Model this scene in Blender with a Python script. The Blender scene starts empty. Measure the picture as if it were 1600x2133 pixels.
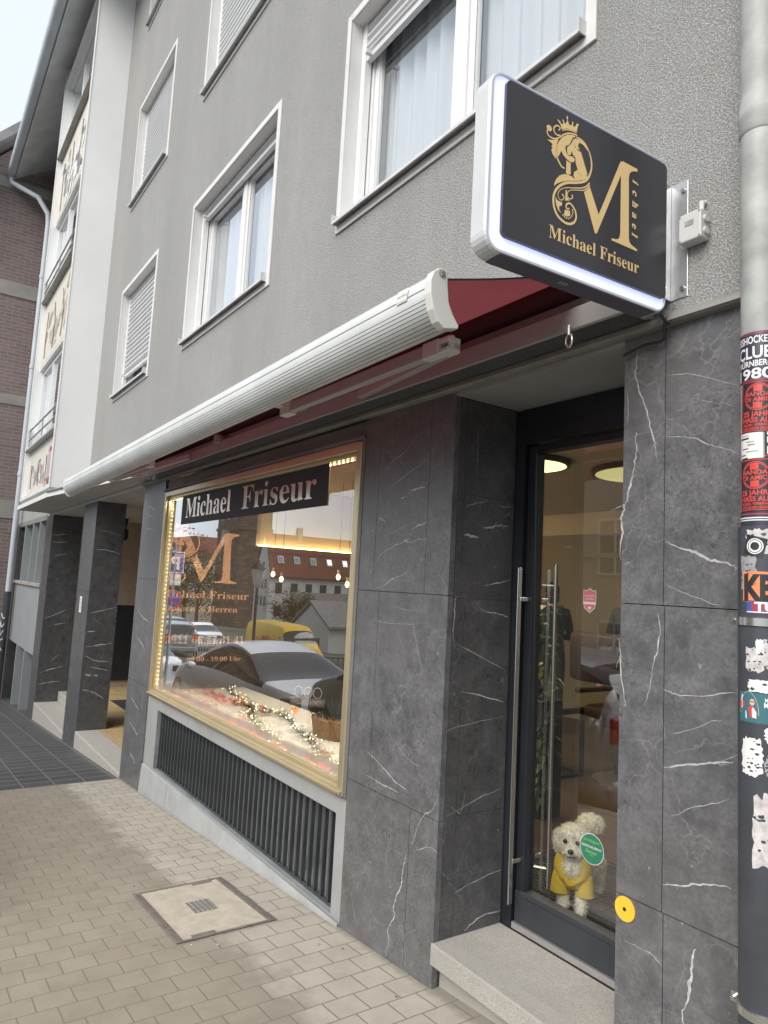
import bpy, bmesh, math, random
from mathutils import Vector, Matrix, noise
R=math.radians
random.seed(7)
sc=bpy.context.scene
COL=sc.collection
# ---------------------------------------------------------------- camera
cam=bpy.data.cameras.new('camera'); camo=bpy.data.objects.new('camera',cam); COL.objects.link(camo)
cam.sensor_fit='VERTICAL'; cam.sensor_height=24.0; cam.lens=1460.4/2133*24.0
cam.clip_start=0.05; cam.clip_end=400
def _cam(a,b,c):
    f=Vector((-math.sin(a)*math.cos(b),math.cos(a)*math.cos(b),math.sin(b)))
    r=Vector((math.cos(a),math.sin(a),0)); u=r.cross(f)
    r2=math.cos(c)*r+math.sin(c)*u; u2=-math.sin(c)*r+math.cos(c)*u
    return Matrix((r2,u2,-f)).transposed().to_4x4()
camo.matrix_world=Matrix.Translation((0,-2,1.65))@_cam(R(55.7423),R(6.1339),R(3.0574))
sc.camera=camo
# ---------------------------------------------------------------- light (overcast day)
W=bpy.data.worlds.new('World'); sc.world=W; W.use_nodes=True
nt=W.node_tree; nt.nodes.clear()
o=nt.nodes.new('ShaderNodeOutputWorld'); bg=nt.nodes.new('ShaderNodeBackground'); sk=nt.nodes.new('ShaderNodeTexSky')
sk.sky_type='NISHITA'; sk.sun_disc=False; sk.sun_elevation=R(40); sk.sun_rotation=R(160); sk.dust_density=3; sk.air_density=1.2
mx=nt.nodes.new('ShaderNodeMixRGB'); mx.inputs[0].default_value=0.86; mx.inputs[2].default_value=(7.9,8.5,9.3,1)
nt.links.new(sk.outputs[0],mx.inputs[1]); nt.links.new(mx.outputs[0],bg.inputs[0]); bg.inputs[1].default_value=0.052
nt.links.new(bg.outputs[0],o.inputs[0])
sl=bpy.data.lights.new('sun','SUN'); sl.energy=1.5; sl.angle=R(45); sl.color=(1,0.96,0.9)
so=bpy.data.objects.new('sun',sl); COL.objects.link(so)
# sun azimuth matches the sky's sun_rotation
el,az=R(40),R(160)
d=Vector((math.sin(az)*math.cos(el),math.cos(az)*math.cos(el),math.sin(el)))
so.rotation_euler=d.to_track_quat('Z','Y').to_euler()
sc.view_settings.view_transform='Standard'; sc.view_settings.look='None'; sc.view_settings.gamma=1
sc.view_settings.exposure=1.3
sc.cycles.max_bounces=8; sc.cycles.transparent_max_bounces=16
# ---------------------------------------------------------------- materials
M={}
def newmat(name):
    m=bpy.data.materials.new(name); m.use_nodes=True; M[name]=m
    n=m.node_tree; b=n.nodes['Principled BSDF']; return m,n,b
def L(n,a,b): n.links.new(a,b)
def coords(n,scale=(1,1,1),kind='Object',rot=(0,0,0)):
    t=n.nodes.new('ShaderNodeTexCoord'); mp=n.nodes.new('ShaderNodeMapping')
    mp.inputs['Scale'].default_value=scale; mp.inputs['Rotation'].default_value=rot
    L(n,t.outputs[kind],mp.inputs[0]); return mp.outputs[0]
def wcoord(n,scale=(1,1,1),rot=(0,0,0)):
    g=n.nodes.new('ShaderNodeNewGeometry'); mp=n.nodes.new('ShaderNodeMapping')
    mp.inputs['Scale'].default_value=scale; mp.inputs['Rotation'].default_value=rot
    L(n,g.outputs['Position'],mp.inputs[0]); return mp.outputs[0]
def noi(n,vec,scale,detail=3,rough=.5,dist=0):
    t=n.nodes.new('ShaderNodeTexNoise'); t.inputs['Scale'].default_value=scale; t.inputs['Detail'].default_value=detail
    t.inputs['Roughness'].default_value=rough; t.inputs['Distortion'].default_value=dist; L(n,vec,t.inputs['Vector']); return t.outputs['Fac']
def ramp(n,fac,stops):
    r=n.nodes.new('ShaderNodeValToRGB'); e=r.color_ramp.elements
    while len(e)<len(stops): e.new(.5)
    for k,(p,c) in enumerate(stops):
        e[k].position=p; e[k].color=(c,c,c,1) if not hasattr(c,'__len__') else (*c,1)
    L(n,fac,r.inputs[0]); return r.outputs[0]
def mixc(n,fac,a,b,mode='MIX'):
    m=n.nodes.new('ShaderNodeMixRGB'); m.blend_type=mode
    for k,v in ((0,fac),(1,a),(2,b)):
        if hasattr(v,'is_linked') or hasattr(v,'links'): L(n,v,m.inputs[k])
        elif k==0: m.inputs[0].default_value=v
        else: m.inputs[k].default_value=(*v,1)
    return m.outputs[0]
def mth(n,op,a,b=None,clamp=False):
    m=n.nodes.new('ShaderNodeMath'); m.operation=op; m.use_clamp=clamp
    for k,v in ((0,a),(1,b)):
        if v is None: continue
        if isinstance(v,(int,float)): m.inputs[k].default_value=v
        else: L(n,v,m.inputs[k])
    return m.outputs[0]
def bump(n,b,h,strength=.3,dist=.002):
    k=n.nodes.new('ShaderNodeBump'); k.inputs['Strength'].default_value=strength; k.inputs['Distance'].default_value=dist
    L(n,h,k.inputs['Height']); L(n,k.outputs[0],b.inputs['Normal'])
def plain(name,col,rough=.5,metal=0,var=.12,scale=6,bmp=0,bscale=200,emit=None,es=0,spec=.5):
    m,n,b=newmat(name)
    b.inputs['Roughness'].default_value=rough; b.inputs['Metallic'].default_value=metal
    b.inputs['Specular IOR Level'].default_value=spec
    v=coords(n)
    if var:
        f=noi(n,v,scale,5,.6)
        L(n,mixc(n,ramp(n,f,[(.3,0.),(.7,1.)]),tuple(c*(1-var) for c in col),tuple(min(1,c*(1+var)) for c in col)),b.inputs['Base Color'])
    else: b.inputs['Base Color'].default_value=(*col,1)
    if bmp: bump(n,b,noi(n,v,bscale,3,.6),bmp,.002)
    if emit: b.inputs['Emission Color'].default_value=(*emit,1); b.inputs['Emission Strength'].default_value=es
    return m
# stucco: scratchy grained render
m,n,b=newmat('stucco')
v=wcoord(n); g=noi(n,wcoord(n,(1,1,1.25)),150,4,.65,.4); big=noi(n,wcoord(n,(1.2,1,.35)),1.1,5,.6); med=noi(n,v,9,4,.6)
c=mixc(n,ramp(n,big,[(.3,0.),(.7,1.)]),(.43,.43,.42),(.51,.51,.50))
c=mixc(n,mth(n,'MULTIPLY',ramp(n,med,[(.35,0.),(.7,1.)]),.35),c,(.41,.405,.395))
stk=noi(n,wcoord(n,(7,1,.35)),2.2,5,.7); c=mixc(n,mth(n,'MULTIPLY',ramp(n,stk,[(.5,0.),(.72,1.)]),.14),c,(.30,.295,.28))
c=mixc(n,ramp(n,g,[(.40,0.),(.50,1.)]),mixc(n,1,c,(.60,.59,.57),'MULTIPLY'),c)
L(n,c,b.inputs['Base Color']); b.inputs['Roughness'].default_value=.95; b.inputs['Specular IOR Level'].default_value=.2
bump(n,b,ramp(n,g,[(.38,0.),(.58,1.)]),.9,.004)
# dark marble
def marble(name,k=1.0,rough=.33):
    m,n,b=newmat(name)
    oi=n.nodes.new('ShaderNodeObjectInfo'); cx=n.nodes.new('ShaderNodeCombineXYZ')
    for q in range(3): L(n,mth(n,'MULTIPLY',oi.outputs['Random'],17.0+q*5),cx.inputs[q])
    va=n.nodes.new('ShaderNodeVectorMath'); va.operation='ADD'; g=n.nodes.new('ShaderNodeNewGeometry')
    L(n,g.outputs['Position'],va.inputs[0]); L(n,cx.outputs[0],va.inputs[1]); v=va.outputs[0]
    cl=noi(n,v,11,12,.74,.25); fg=noi(n,v,75,5,.7); cl2=noi(n,v,1.7,3,.5)
    c=mixc(n,ramp(n,cl,[(.36,0.),(.66,1.)]),tuple(x*k for x in (.058,.058,.061)),tuple(x*k for x in (.124,.124,.128)))
    c=mixc(n,mth(n,'MULTIPLY',ramp(n,fg,[(.42,0.),(.62,1.)]),.42),c,tuple(x*k for x in (.045,.045,.047)))
    c=mixc(n,mth(n,'MULTIPLY',ramp(n,cl2,[(.4,0.),(.65,1.)]),.4),c,tuple(x*k for x in (.078,.076,.076)))
    # fine crack network (dark) and cloudy cells
    wv=n.nodes.new('ShaderNodeVectorMath'); wv.operation='ADD'; nz=n.nodes.new('ShaderNodeTexNoise'); nz.inputs['Scale'].default_value=9; nz.inputs['Detail'].default_value=4
    L(n,v,nz.inputs['Vector']); sv=n.nodes.new('ShaderNodeVectorMath'); sv.operation='SCALE'; sv.inputs['Scale'].default_value=.16
    L(n,nz.outputs['Color'],sv.inputs[0]); L(n,v,wv.inputs[0]); L(n,sv.outputs[0],wv.inputs[1])
    vo=n.nodes.new('ShaderNodeTexVoronoi'); vo.feature='DISTANCE_TO_EDGE'; vo.inputs['Scale'].default_value=30; L(n,wv.outputs[0],vo.inputs['Vector'])
    crk=ramp(n,vo.outputs['Distance'],[(0.0,1.),(.035,0.)])
    msk=ramp(n,noi(n,v,2.3,3,.5),[(.46,0.),(.60,1.)])
    c=mixc(n,mth(n,'MULTIPLY',mth(n,'MULTIPLY',crk,msk),.75),c,tuple(x*k for x in (.022,.022,.024)))
    vo2=n.nodes.new('ShaderNodeTexVoronoi'); vo2.feature='DISTANCE_TO_EDGE'; vo2.inputs['Scale'].default_value=4.2; L(n,wv.outputs[0],vo2.inputs['Vector'])
    pale=ramp(n,vo2.outputs['Distance'],[(0.0,1.),(.011,0.)]); m2=ramp(n,noi(n,v,1.9,2,.5),[(.45,0.),(.60,1.)])
    c=mixc(n,mth(n,'MULTIPLY',mth(n,'MULTIPLY',pale,m2),.5),c,(.27,.27,.27))
    # pale chips
    ch=ramp(n,noi(n,v,38,2,.5),[(.745,0.),(.765,1.)])
    c=mixc(n,mth(n,'MULTIPLY',ch,.55),c,(.33,.33,.33))
    L(n,c,b.inputs['Base Color'])
    L(n,ramp(n,cl,[(.3,rough-.06),(.7,rough+.12)]),b.inputs['Roughness']); b.inputs['Specular IOR Level'].default_value=.55
    bump(n,b,noi(n,v,90,4,.6),.12,.001)
    return m
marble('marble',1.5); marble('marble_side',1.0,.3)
plain('vein',(.42,.42,.41),.5,0,.45,45)
plain('joint',(.05,.05,.05),.9,0,0)
plain('white_plaster',(.66,.655,.64),.75,0,.07,3,.15,120)
plain('bay_plaster',(.84,.845,.84),.8,0,.05,.7)
plain('pvc',(.74,.74,.735),.35,0,.03)
plain('shutter',(.62,.625,.635),.5,0,.04)
plain('aluminium',(.52,.52,.53),.32,.75,.1,12,.05,200)
plain('sill_metal',(.64,.64,.64),.4,.35,.15,5)
plain('awning_white',(.60,.62,.61),.38,0,.12,3)
plain('awning_groove',(.42,.43,.43),.6,0,0)
plain('awning_cap',(.66,.655,.62),.35,0,.03)
plain('cassette',(.33,.325,.31),.5,0,.08,3)
plain('arm',(.42,.40,.39),.4,0,.05)
plain('gold',(.62,.53,.34),.3,.65,.05,3)
plain('gold_light',(.72,.62,.42),.35,.45,.1,3)
plain('plaster_grey',(.30,.305,.30),.8,0,.10,2.5,.2,60)
plain('plinth_grey',(.36,.375,.375),.85,0,.14,4,.3,50)
plain('flashing',(.30,.29,.27),.45,.3,.18,6)
plain('fascia',(.16,.155,.15),.6,0,.2,3)
plain('grille',(.07,.075,.08),.4,.3,.2,10)
plain('recess',(.22,.235,.24),.8,0,.3,4)
plain('grey_panel',(.29,.305,.31),.6,0,.06,2)
plain('black_frame',(.018,.020,.025),.35,0,.2,4)
plain('door_kick',(.045,.05,.058),.4,.2,.15,4)
plain('steel',(.62,.61,.59),.22,.95,.05,20)
plain('zinc',(.36,.37,.355),.6,.12,.28,7,.1,40)
plain('pipe_black',(.055,.06,.07),.4,.1,.2,6)
plain('black_gloss',(.045,.045,.054),.25,0,0)
plain('sign_body',(.58,.59,.60),.35,0,.05)
plain('sign_under',(.10,.10,.13),.5,0,.1)
plain('logo_gold',(.78,.57,.27),.4,.05,.03)
plain('sign_light',(.6,.62,.9),.4,0,0,emit=(.52,.58,1.0),es=.40)
plain('cable',(.02,.02,.02),.5,0,0)
plain('box_grey',(.55,.55,.53),.5,0,.04)
plain('canopy',(.52,.52,.50),.8,0,.06,2)
plain('canopy_edge',(.70,.70,.68),.6,0,.06,2)
plain('step_granite',(.40,.38,.34),.8,0,.10,40,.3,300)
m,n,b=newmat('granite'); v=wcoord(n)
sp=noi(n,v,420,2,.6); sp2=noi(n,v,170,3,.6); st=noi(n,v,4,4,.6)
c=mixc(n,ramp(n,sp,[(.36,0.),(.64,1.)]),(.23,.215,.195),(.50,.475,.43)); c=mixc(n,ramp(n,sp2,[(.62,0.),(.70,.7)]),c,(.15,.14,.13))
c=mixc(n,mth(n,'MULTIPLY',ramp(n,st,[(.4,0.),(.65,1.)]),.35),c,(.24,.23,.21)); L(n,c,b.inputs['Base Color']); b.inputs['Roughness'].default_value=.85
bump(n,b,sp,.4,.0015)
plain('beige_wall',(.38,.30,.22),.9,0,.12,8,.4,50)
plain('dark_wall',(.02,.022,.026),.5,0,.2,3)
plain('tile_yellow',(.55,.40,.20),.35,0,.12,3)
# pavement
def paver(name,cA,cB,bw,rh,off,mort,mw,wet=True,ox=0,oy=0):
    m,n,b=newmat(name)
    g=n.nodes.new('ShaderNodeNewGeometry'); s=n.nodes.new('ShaderNodeSeparateXYZ'); L(n,g.outputs['Position'],s.inputs[0])
    wob=noi(n,g.outputs['Position'],7,2,.5)
    cb=n.nodes.new('ShaderNodeCombineXYZ')
    L(n,mth(n,'ADD',mth(n,'ADD',s.outputs[1],ox),mth(n,'MULTIPLY',wob,.006)),cb.inputs[0]); L(n,mth(n,'ADD',mth(n,'ADD',s.outputs[0],oy),mth(n,'MULTIPLY',wob,.006)),cb.inputs[1])
    t=n.nodes.new('ShaderNodeTexBrick'); t.inputs['Scale'].default_value=1; t.inputs['Brick Width'].default_value=bw; t.inputs['Row Height'].default_value=rh
    t.inputs['Mortar Size'].default_value=mw; t.inputs['Mortar Smooth'].default_value=.25; t.offset=off; t.inputs['Bias'].default_value=0
    t.inputs['Color1'].default_value=(0,0,0,1); t.inputs['Color2'].default_value=(1,1,1,1); t.inputs['Mortar'].default_value=(.5,.5,.5,1)
    L(n,cb.outputs[0],t.inputs['Vector'])
    v=g.outputs['Position']
    c=mixc(n,t.outputs['Color'],cA,cB)
    gr=noi(n,v,260,3,.7); c=mixc(n,mth(n,'MULTIPLY',ramp(n,gr,[(.35,0.),(.6,1.)]),.28),c,tuple(x*.55 for x in cA))
    md=noi(n,v,6,5,.65,.3); c=mixc(n,mth(n,'MULTIPLY',ramp(n,md,[(.42,0.),(.66,1.)]),.4),c,tuple(x*.66 for x in cA))
    if not wet:
        fx=mth(n,'ABSOLUTE',mth(n,'SUBTRACT',mth(n,'FRACT',mth(n,'MULTIPLY',mth(n,'ADD',s.outputs[0],mth(n,'MULTIPLY',wob,.01)),1/.215)),.5))
        c=mixc(n,mth(n,'MULTIPLY',ramp(n,fx,[(.42,0.),(.47,1.)]),.55),c,(.20,.20,.19))
    if wet:
        # damp stone beyond the dry strip under the awning
        e=mth(n,'ADD',s.outputs[1],mth(n,'MULTIPLY',mth(n,'SUBTRACT',noi(n,v,5,6,.75),.5),.42)); e=mth(n,'ADD',e,mth(n,'MULTIPLY',mth(n,'SUBTRACT',t.outputs['Color'],.5),.06))
        w=ramp(n,mth(n,'MULTIPLY',mth(n,'ADD',e,.62),4),[(0.2,1.),(.75,0.)]); 
        c=mixc(n,mth(n,'MULTIPLY',w,.95),c,mixc(n,1,c,(.68,.66,.62),'MULTIPLY'))
        sp=ramp(n,noi(n,v,2.2,3,.5),[(.64,0.),(.74,1.)]); c=mixc(n,mth(n,'MULTIPLY',sp,.35),c,(.12,.115,.10))
        dw=mth(n,'MULTIPLY',ramp(n,mth(n,'ADD',s.outputs[1],mth(n,'MULTIPLY',noi(n,v,18,4,.7),.09)),[(0.0,0.),(.045,1.)]),.55)
        c=mixc(n,dw,c,(.13,.12,.10))
        gum=n.nodes.new('ShaderNodeTexVoronoi'); gum.inputs['Scale'].default_value=2.4; L(n,v,gum.inputs['Vector'])
        c=mixc(n,mth(n,'MULTIPLY',ramp(n,gum.outputs['Distance'],[(.035,1.),(.05,0.)]),.45),c,(.12,.115,.10))
    c=mixc(n,t.outputs['Fac'],c,mort); L(n,c,b.inputs['Base Color']); b.inputs['Roughness'].default_value=.85 if wet else .6
    h=mth(n,'SUBTRACT',mth(n,'MULTIPLY',gr,.25),t.outputs['Fac']); bump(n,b,h,.55,.004)
paver('pavers',(.44,.40,.335),(.48,.44,.37),.146,.1365,.5,(.19,.17,.14),.0032,ox=10.08+.134,oy=2.411+.1365*200)
paver('dark_pavers',(.068,.070,.076),(.098,.10,.108),.27,.215,0,(.17,.165,.13),.009,wet=False,ox=10.03,oy=40)
plain('asphalt',(.05,.05,.052),.8,0,.25,2,.5,120)
plain('far_ground',(.075,.085,.06),.9,0,.5,.6)
plain('kerb',(.25,.24,.23),.8,0,.1,5)
plain('cover_concrete',(.46,.41,.33),.9,0,.14,14,.4,260); plain('iron',(.20,.175,.155),.75,.1,.25,40)
# glass
def glassmat(name,tint=(.92,.95,.94),boost=2.6,rough=0.0,base=0.0,fog=False):
    m,n,b=newmat(name); n.nodes.remove(b); out=n.nodes['Material Output']
    tr=n.nodes.new('ShaderNodeBsdfTransparent'); tr.inputs[0].default_value=(*tint,1)
    gl=n.nodes.new('ShaderNodeBsdfGlossy'); gl.inputs['Roughness'].default_value=rough; gl.inputs[0].default_value=(.95,.97,1,1)
    g0=n.nodes.new('ShaderNodeNewGeometry'); dp=n.nodes.new('ShaderNodeVectorMath'); dp.operation='DOT_PRODUCT'; L(n,g0.outputs['Incoming'],dp.inputs[0]); L(n,g0.outputs['Normal'],dp.inputs[1])
    k1=mth(n,'SUBTRACT',1,mth(n,'ABSOLUTE',dp.outputs['Value'])); fr=mth(n,'ADD',.04,mth(n,'MULTIPLY',.96,mth(n,'POWER',k1,5)))
    f=mth(n,'ADD',mth(n,'MULTIPLY',fr,boost),base,True)
    mx=n.nodes.new('ShaderNodeMixShader'); L(n,f,mx.inputs[0]); L(n,tr.outputs[0],mx.inputs[1]); L(n,gl.outputs[0],mx.inputs[2])
    # slight waviness of the sheet
    bp=n.nodes.new('ShaderNodeBump'); bp.inputs['Strength'].default_value=.03; bp.inputs['Distance'].default_value=.02
    L(n,noi(n,wcoord(n),1.3,1,.4),bp.inputs['Height']); L(n,bp.outputs[0],gl.inputs['Normal'])
    last=mx.outputs[0]
    if fog:   # condensation on the lower part of the pane
        g=n.nodes.new('ShaderNodeNewGeometry'); s=n.nodes.new('ShaderNodeSeparateXYZ'); L(n,g.outputs['Position'],s.inputs[0])
        e=mth(n,'ADD',s.outputs[2],mth(n,'MULTIPLY',mth(n,'SUBTRACT',noi(n,wcoord(n),3.5,4,.6),.5),.16))
        w=ramp(n,mth(n,'MULTIPLY',mth(n,'SUBTRACT',e,.635),3.6),[(0.0,1.),(.6,0.)])
        df=n.nodes.new('ShaderNodeBsdfTranslucent'); df.inputs[0].default_value=(.8,.78,.75,1)
        d2=n.nodes.new('ShaderNodeBsdfDiffuse'); d2.inputs[0].default_value=(.8,.8,.8,1)
        rf=n.nodes.new('ShaderNodeBsdfRefraction'); rf.inputs['IOR'].default_value=1.02; rf.inputs['Roughness'].default_value=.22
        a1=n.nodes.new('ShaderNodeMixShader'); a1.inputs[0].default_value=.35; L(n,df.outputs[0],a1.inputs[1]); L(n,d2.outputs[0],a1.inputs[2])
        a2=n.nodes.new('ShaderNodeMixShader'); a2.inputs[0].default_value=.42; L(n,a1.outputs[0],a2.inputs[1]); L(n,rf.outputs[0],a2.inputs[2])
        fm=n.nodes.new('ShaderNodeMixShader'); L(n,mth(n,'MULTIPLY',w,.92),fm.inputs[0]); L(n,last,fm.inputs[1]); L(n,a2.outputs[0],fm.inputs[2]); last=fm.outputs[0]
    L(n,last,out.inputs[0]); return m
glassmat('glass_up',boost=3.0,base=.05,tint=(.92,.94,.95))
glassmat('glass_shop',boost=3.6,base=.10,fog=True,tint=(.93,.94,.93))
glassmat('glass_door',boost=4.0,base=.05,tint=(.97,.97,.93))
glassmat('glass_far',boost=3,base=.3,tint=(.2,.2,.2))
glassmat('glass_car',boost=1.2,base=.03,tint=(.12,.13,.13))
# canvas lets some daylight through
m,n,b=newmat('canvas'); out=n.nodes['Material Output']; b.inputs['Base Color'].default_value=(.12,.042,.05,1); b.inputs['Roughness'].default_value=.9
tl=n.nodes.new('ShaderNodeBsdfTranslucent'); tl.inputs[0].default_value=(.24,.055,.065,1); ms=n.nodes.new('ShaderNodeMixShader'); ms.inputs[0].default_value=.4
L(n,b.outputs[0],ms.inputs[1]); L(n,tl.outputs[0],ms.inputs[2]); L(n,ms.outputs[0],out.inputs[0])
m,n,b=newmat('curtain'); out=n.nodes['Material Output']; b.inputs['Base Color'].default_value=(.58,.60,.62,1); b.inputs['Roughness'].default_value=.9
# brick
m,n,b=newmat('brick'); g=n.nodes.new('ShaderNodeNewGeometry'); s=n.nodes.new('ShaderNodeSeparateXYZ'); L(n,g.outputs['Position'],s.inputs[0]); cb=n.nodes.new('ShaderNodeCombineXYZ')
L(n,mth(n,'ADD',s.outputs[1],mth(n,'MULTIPLY',s.outputs[0],1.0)),cb.inputs[0]); L(n,s.outputs[2],cb.inputs[1])
t=n.nodes.new('ShaderNodeTexBrick'); t.inputs['Scale'].default_value=1; t.inputs['Brick Width'].default_value=.26; t.inputs['Row Height'].default_value=.078; t.inputs['Mortar Size'].default_value=.006
t.inputs['Color1'].default_value=(.20,.15,.145,1); t.inputs['Color2'].default_value=(.25,.19,.18,1); t.inputs['Mortar'].default_value=(.32,.29,.28,1); L(n,cb.outputs[0],t.inputs['Vector'])
L(n,t.outputs['Color'],b.inputs['Base Color']); b.inputs['Roughness'].default_value=.9; bump(n,b,mth(n,'SUBTRACT',1,t.outputs['Fac']),.5,.01)
plain('concrete',(.33,.315,.29),.9,0,.2,2,.3,30)
plain('roof_slate',(.22,.21,.21),.8,0,.25,4,.5,14)
plain('roof_red',(.17,.055,.035),.85,0,.3,3,.6,8)
plain('eave',(.50,.54,.58),.6,0,.08,3)
plain('soffit',(.62,.63,.64),.8,0,.12,3)
# salon
plain('salon_wall',(.30,.265,.175),.85,0,.04,2)
plain('salon_upper',(.74,.66,.50),.85,0,.04,2)
plain('salon_dark',(.075,.058,.046),.7,0,.1,2)
plain('salon_ceiling',(.48,.42,.33),.9,0,.03,2)
m,n,b=newmat('wood_floor'); v=wcoord(n,(1,6,1)); v2=wcoord(n)
w=n.nodes.new('ShaderNodeTexBrick'); w.inputs['Scale'].default_value=1; w.inputs['Brick Width'].default_value=1.2; w.inputs['Row Height'].default_value=.16; w.inputs['Mortar Size'].default_value=.002
w.inputs['Color1'].default_value=(.07,.045,.03,1); w.inputs['Color2'].default_value=(.105,.07,.046,1); w.inputs['Mortar'].default_value=(.03,.02,.015,1); L(n,v2,w.inputs['Vector'])
L(n,mixc(n,ramp(n,noi(n,v,5,6,.6,.5),[(.35,.0),(.65,.6)]),w.outputs['Color'],(.06,.035,.022)),b.inputs['Base Color']); b.inputs['Roughness'].default_value=.4
plain('mat_ribbed',(.03,.03,.032),.9,0,.2,30,.5,60)
plain('shelf_white',(.85,.82,.77),.5,0,.03)
plain('lamp_glow',(1,.95,.6),.5,0,0,emit=(1,.86,.30),es=1.3)
plain('lamp_dim',(.9,.9,.5),.5,0,0,emit=(.72,.70,.30),es=.30)
plain('cove_glow',(1,.8,.4),.5,0,0,emit=(1,.62,.22),es=7)
plain('led',(1,.9,.5),.5,0,0,emit=(1,.78,.30),es=4)
plain('led_small',(1,.9,.5),.5,0,0,emit=(1,.84,.36),es=8)
plain('copper_text',(.85,.50,.33),.5,.1,0)
plain('banner',(.02,.018,.02),.6,0,0)
plain('chrome_text',(.85,.72,.62),.22,.85,.25,9)
plain('leaf_green',(.03,.06,.015),.5,0,.4,30)
plain('leaf_mid',(.06,.12,.03),.5,0,.4,30)
plain('leaf_cream',(.5,.5,.28),.5,0,.3,30)
plain('leaf_red',(.55,.02,.02),.5,0,.2,30)
plain('leaf_orange',(.85,.26,.06),.6,0,.3,30)
plain('leaf_maple',(.62,.07,.05),.6,0,.3,30)
plain('leaf_yellow',(.45,.34,.05),.6,0,.3,30)
plain('garland',(.02,.035,.018),.8,0,.3,30)
plain('cone',(.10,.055,.03),.8,0,.3,60)
plain('wire',(.02,.04,.02),.6,0,0)
plain('basket',(.22,.12,.05),.7,0,.3,40,.5,80)
plain('wood_sign',(.10,.075,.06),.7,0,.2,20)
plain('fur',(.90,.87,.78),.95,0,.12,60,spec=.1)
plain('fur_dark',(.70,.62,.50),.95,0,.15,60,spec=.1)
plain('shirt',(.72,.52,.05),.9,0,.12,30,.3,300,spec=.1)
plain('dog_eye',(.006,.005,.004),.1,0,0)
plain('dog_nose',(.03,.025,.025),.35,0,.2,60)
plain('skin',(.48,.28,.20),.6,0,.05)
plain('hair',(.010,.008,.008),.5,0,.2,60)
plain('jacket',(.012,.012,.016),.6,0,.2,10)
plain('brown_leather',(.035,.014,.011),.45,0,.35,9,.4,20)
plain('trousers',(.02,.022,.03),.8,0,.2,20)
# stickers
plain('st_navy',(.035,.035,.065),.4,0,0); plain('st_white',(.75,.74,.72),.45,0,.05); plain('st_red',(.62,.06,.05),.4,0,.05); plain('st_black',(.025,.025,.03),.4,0,.1)
plain('st_crimson',(.35,.05,.08),.4,0,0); plain('st_blue',(.04,.10,.42),.4,0,0); plain('st_orange',(.75,.25,.10),.45,0,.05); plain('st_teal',(.045,.15,.17),.45,0,.05); plain('st_pink',(.62,.18,.20),.45,0,.05)
plain('st_grey',(.30,.30,.31),.7,0,.3,40); plain('st_torn',(.52,.49,.49),.85,0,.25,60); plain('st_green',(.03,.20,.12),.45,0,.05); plain('st_yellow',(.85,.50,.04),.45,0,.04); plain('st_skin',(.55,.5,.4),.5,0,0); plain('st_lime',(.3,.5,.1),.5,0,0)
# far things
plain('car_white',(.85,.86,.88),.18,0,.02); plain('car_silver',(.42,.43,.45),.22,.5,.03); plain('van_yellow',(.72,.47,.02),.3,0,.04); plain('car_dark',(.04,.045,.055),.2,0,.05)
plain('rubber',(.015,.015,.015),.8,0,0); plain('tail_red',(.4,.01,.01),.2,0,0,emit=(.9,.02,.01),es=.0); plain('plate',(.7,.7,.66),.5,0,0); plain('lamp_clear',(.7,.7,.7),.1,.3,0)
m,n,b=newmat('tower_stone'); v=wcoord(n,(1,1,1))
t=n.nodes.new('ShaderNodeTexBrick'); t.inputs['Scale'].default_value=1; t.inputs['Brick Width'].default_value=.8; t.inputs['Row Height'].default_value=.36; t.inputs['Mortar Size'].default_value=.02
t.inputs['Color1'].default_value=(.10,.065,.05,1); t.inputs['Color2'].default_value=(.19,.14,.11,1); t.inputs['Mortar'].default_value=(.06,.045,.04,1)
g=n.nodes.new('ShaderNodeNewGeometry'); s=n.nodes.new('ShaderNodeSeparateXYZ'); L(n,g.outputs['Position'],s.inputs[0]); cb=n.nodes.new('ShaderNodeCombineXYZ'); L(n,mth(n,'ADD',s.outputs[0],s.outputs[1]),cb.inputs[0]); L(n,s.outputs[2],cb.inputs[1]); L(n,cb.outputs[0],t.inputs['Vector'])
L(n,mixc(n,mth(n,'MULTIPLY',noi(n,v,1.2,4,.6),.5),t.outputs['Color'],(.05,.045,.04)),b.inputs['Base Color']); b.inputs['Roughness'].default_value=.95; bump(n,b,noi(n,v,4,3,.6),.8,.1)
plain('house_white',(.62,.62,.60),.9,0,.08,.5)
plain('mosaic_ground',(.62,.59,.52),.85,0,.06,3)
plain('house_tan',(.50,.43,.34),.9,0,.1,.6)
plain('window_dark',(.03,.035,.04),.2,0,.2,2)
plain('bark',(.06,.045,.035),.9,0,.3,6)
plain('foliage',(.035,.05,.02),.8,0,.5,3)
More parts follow.
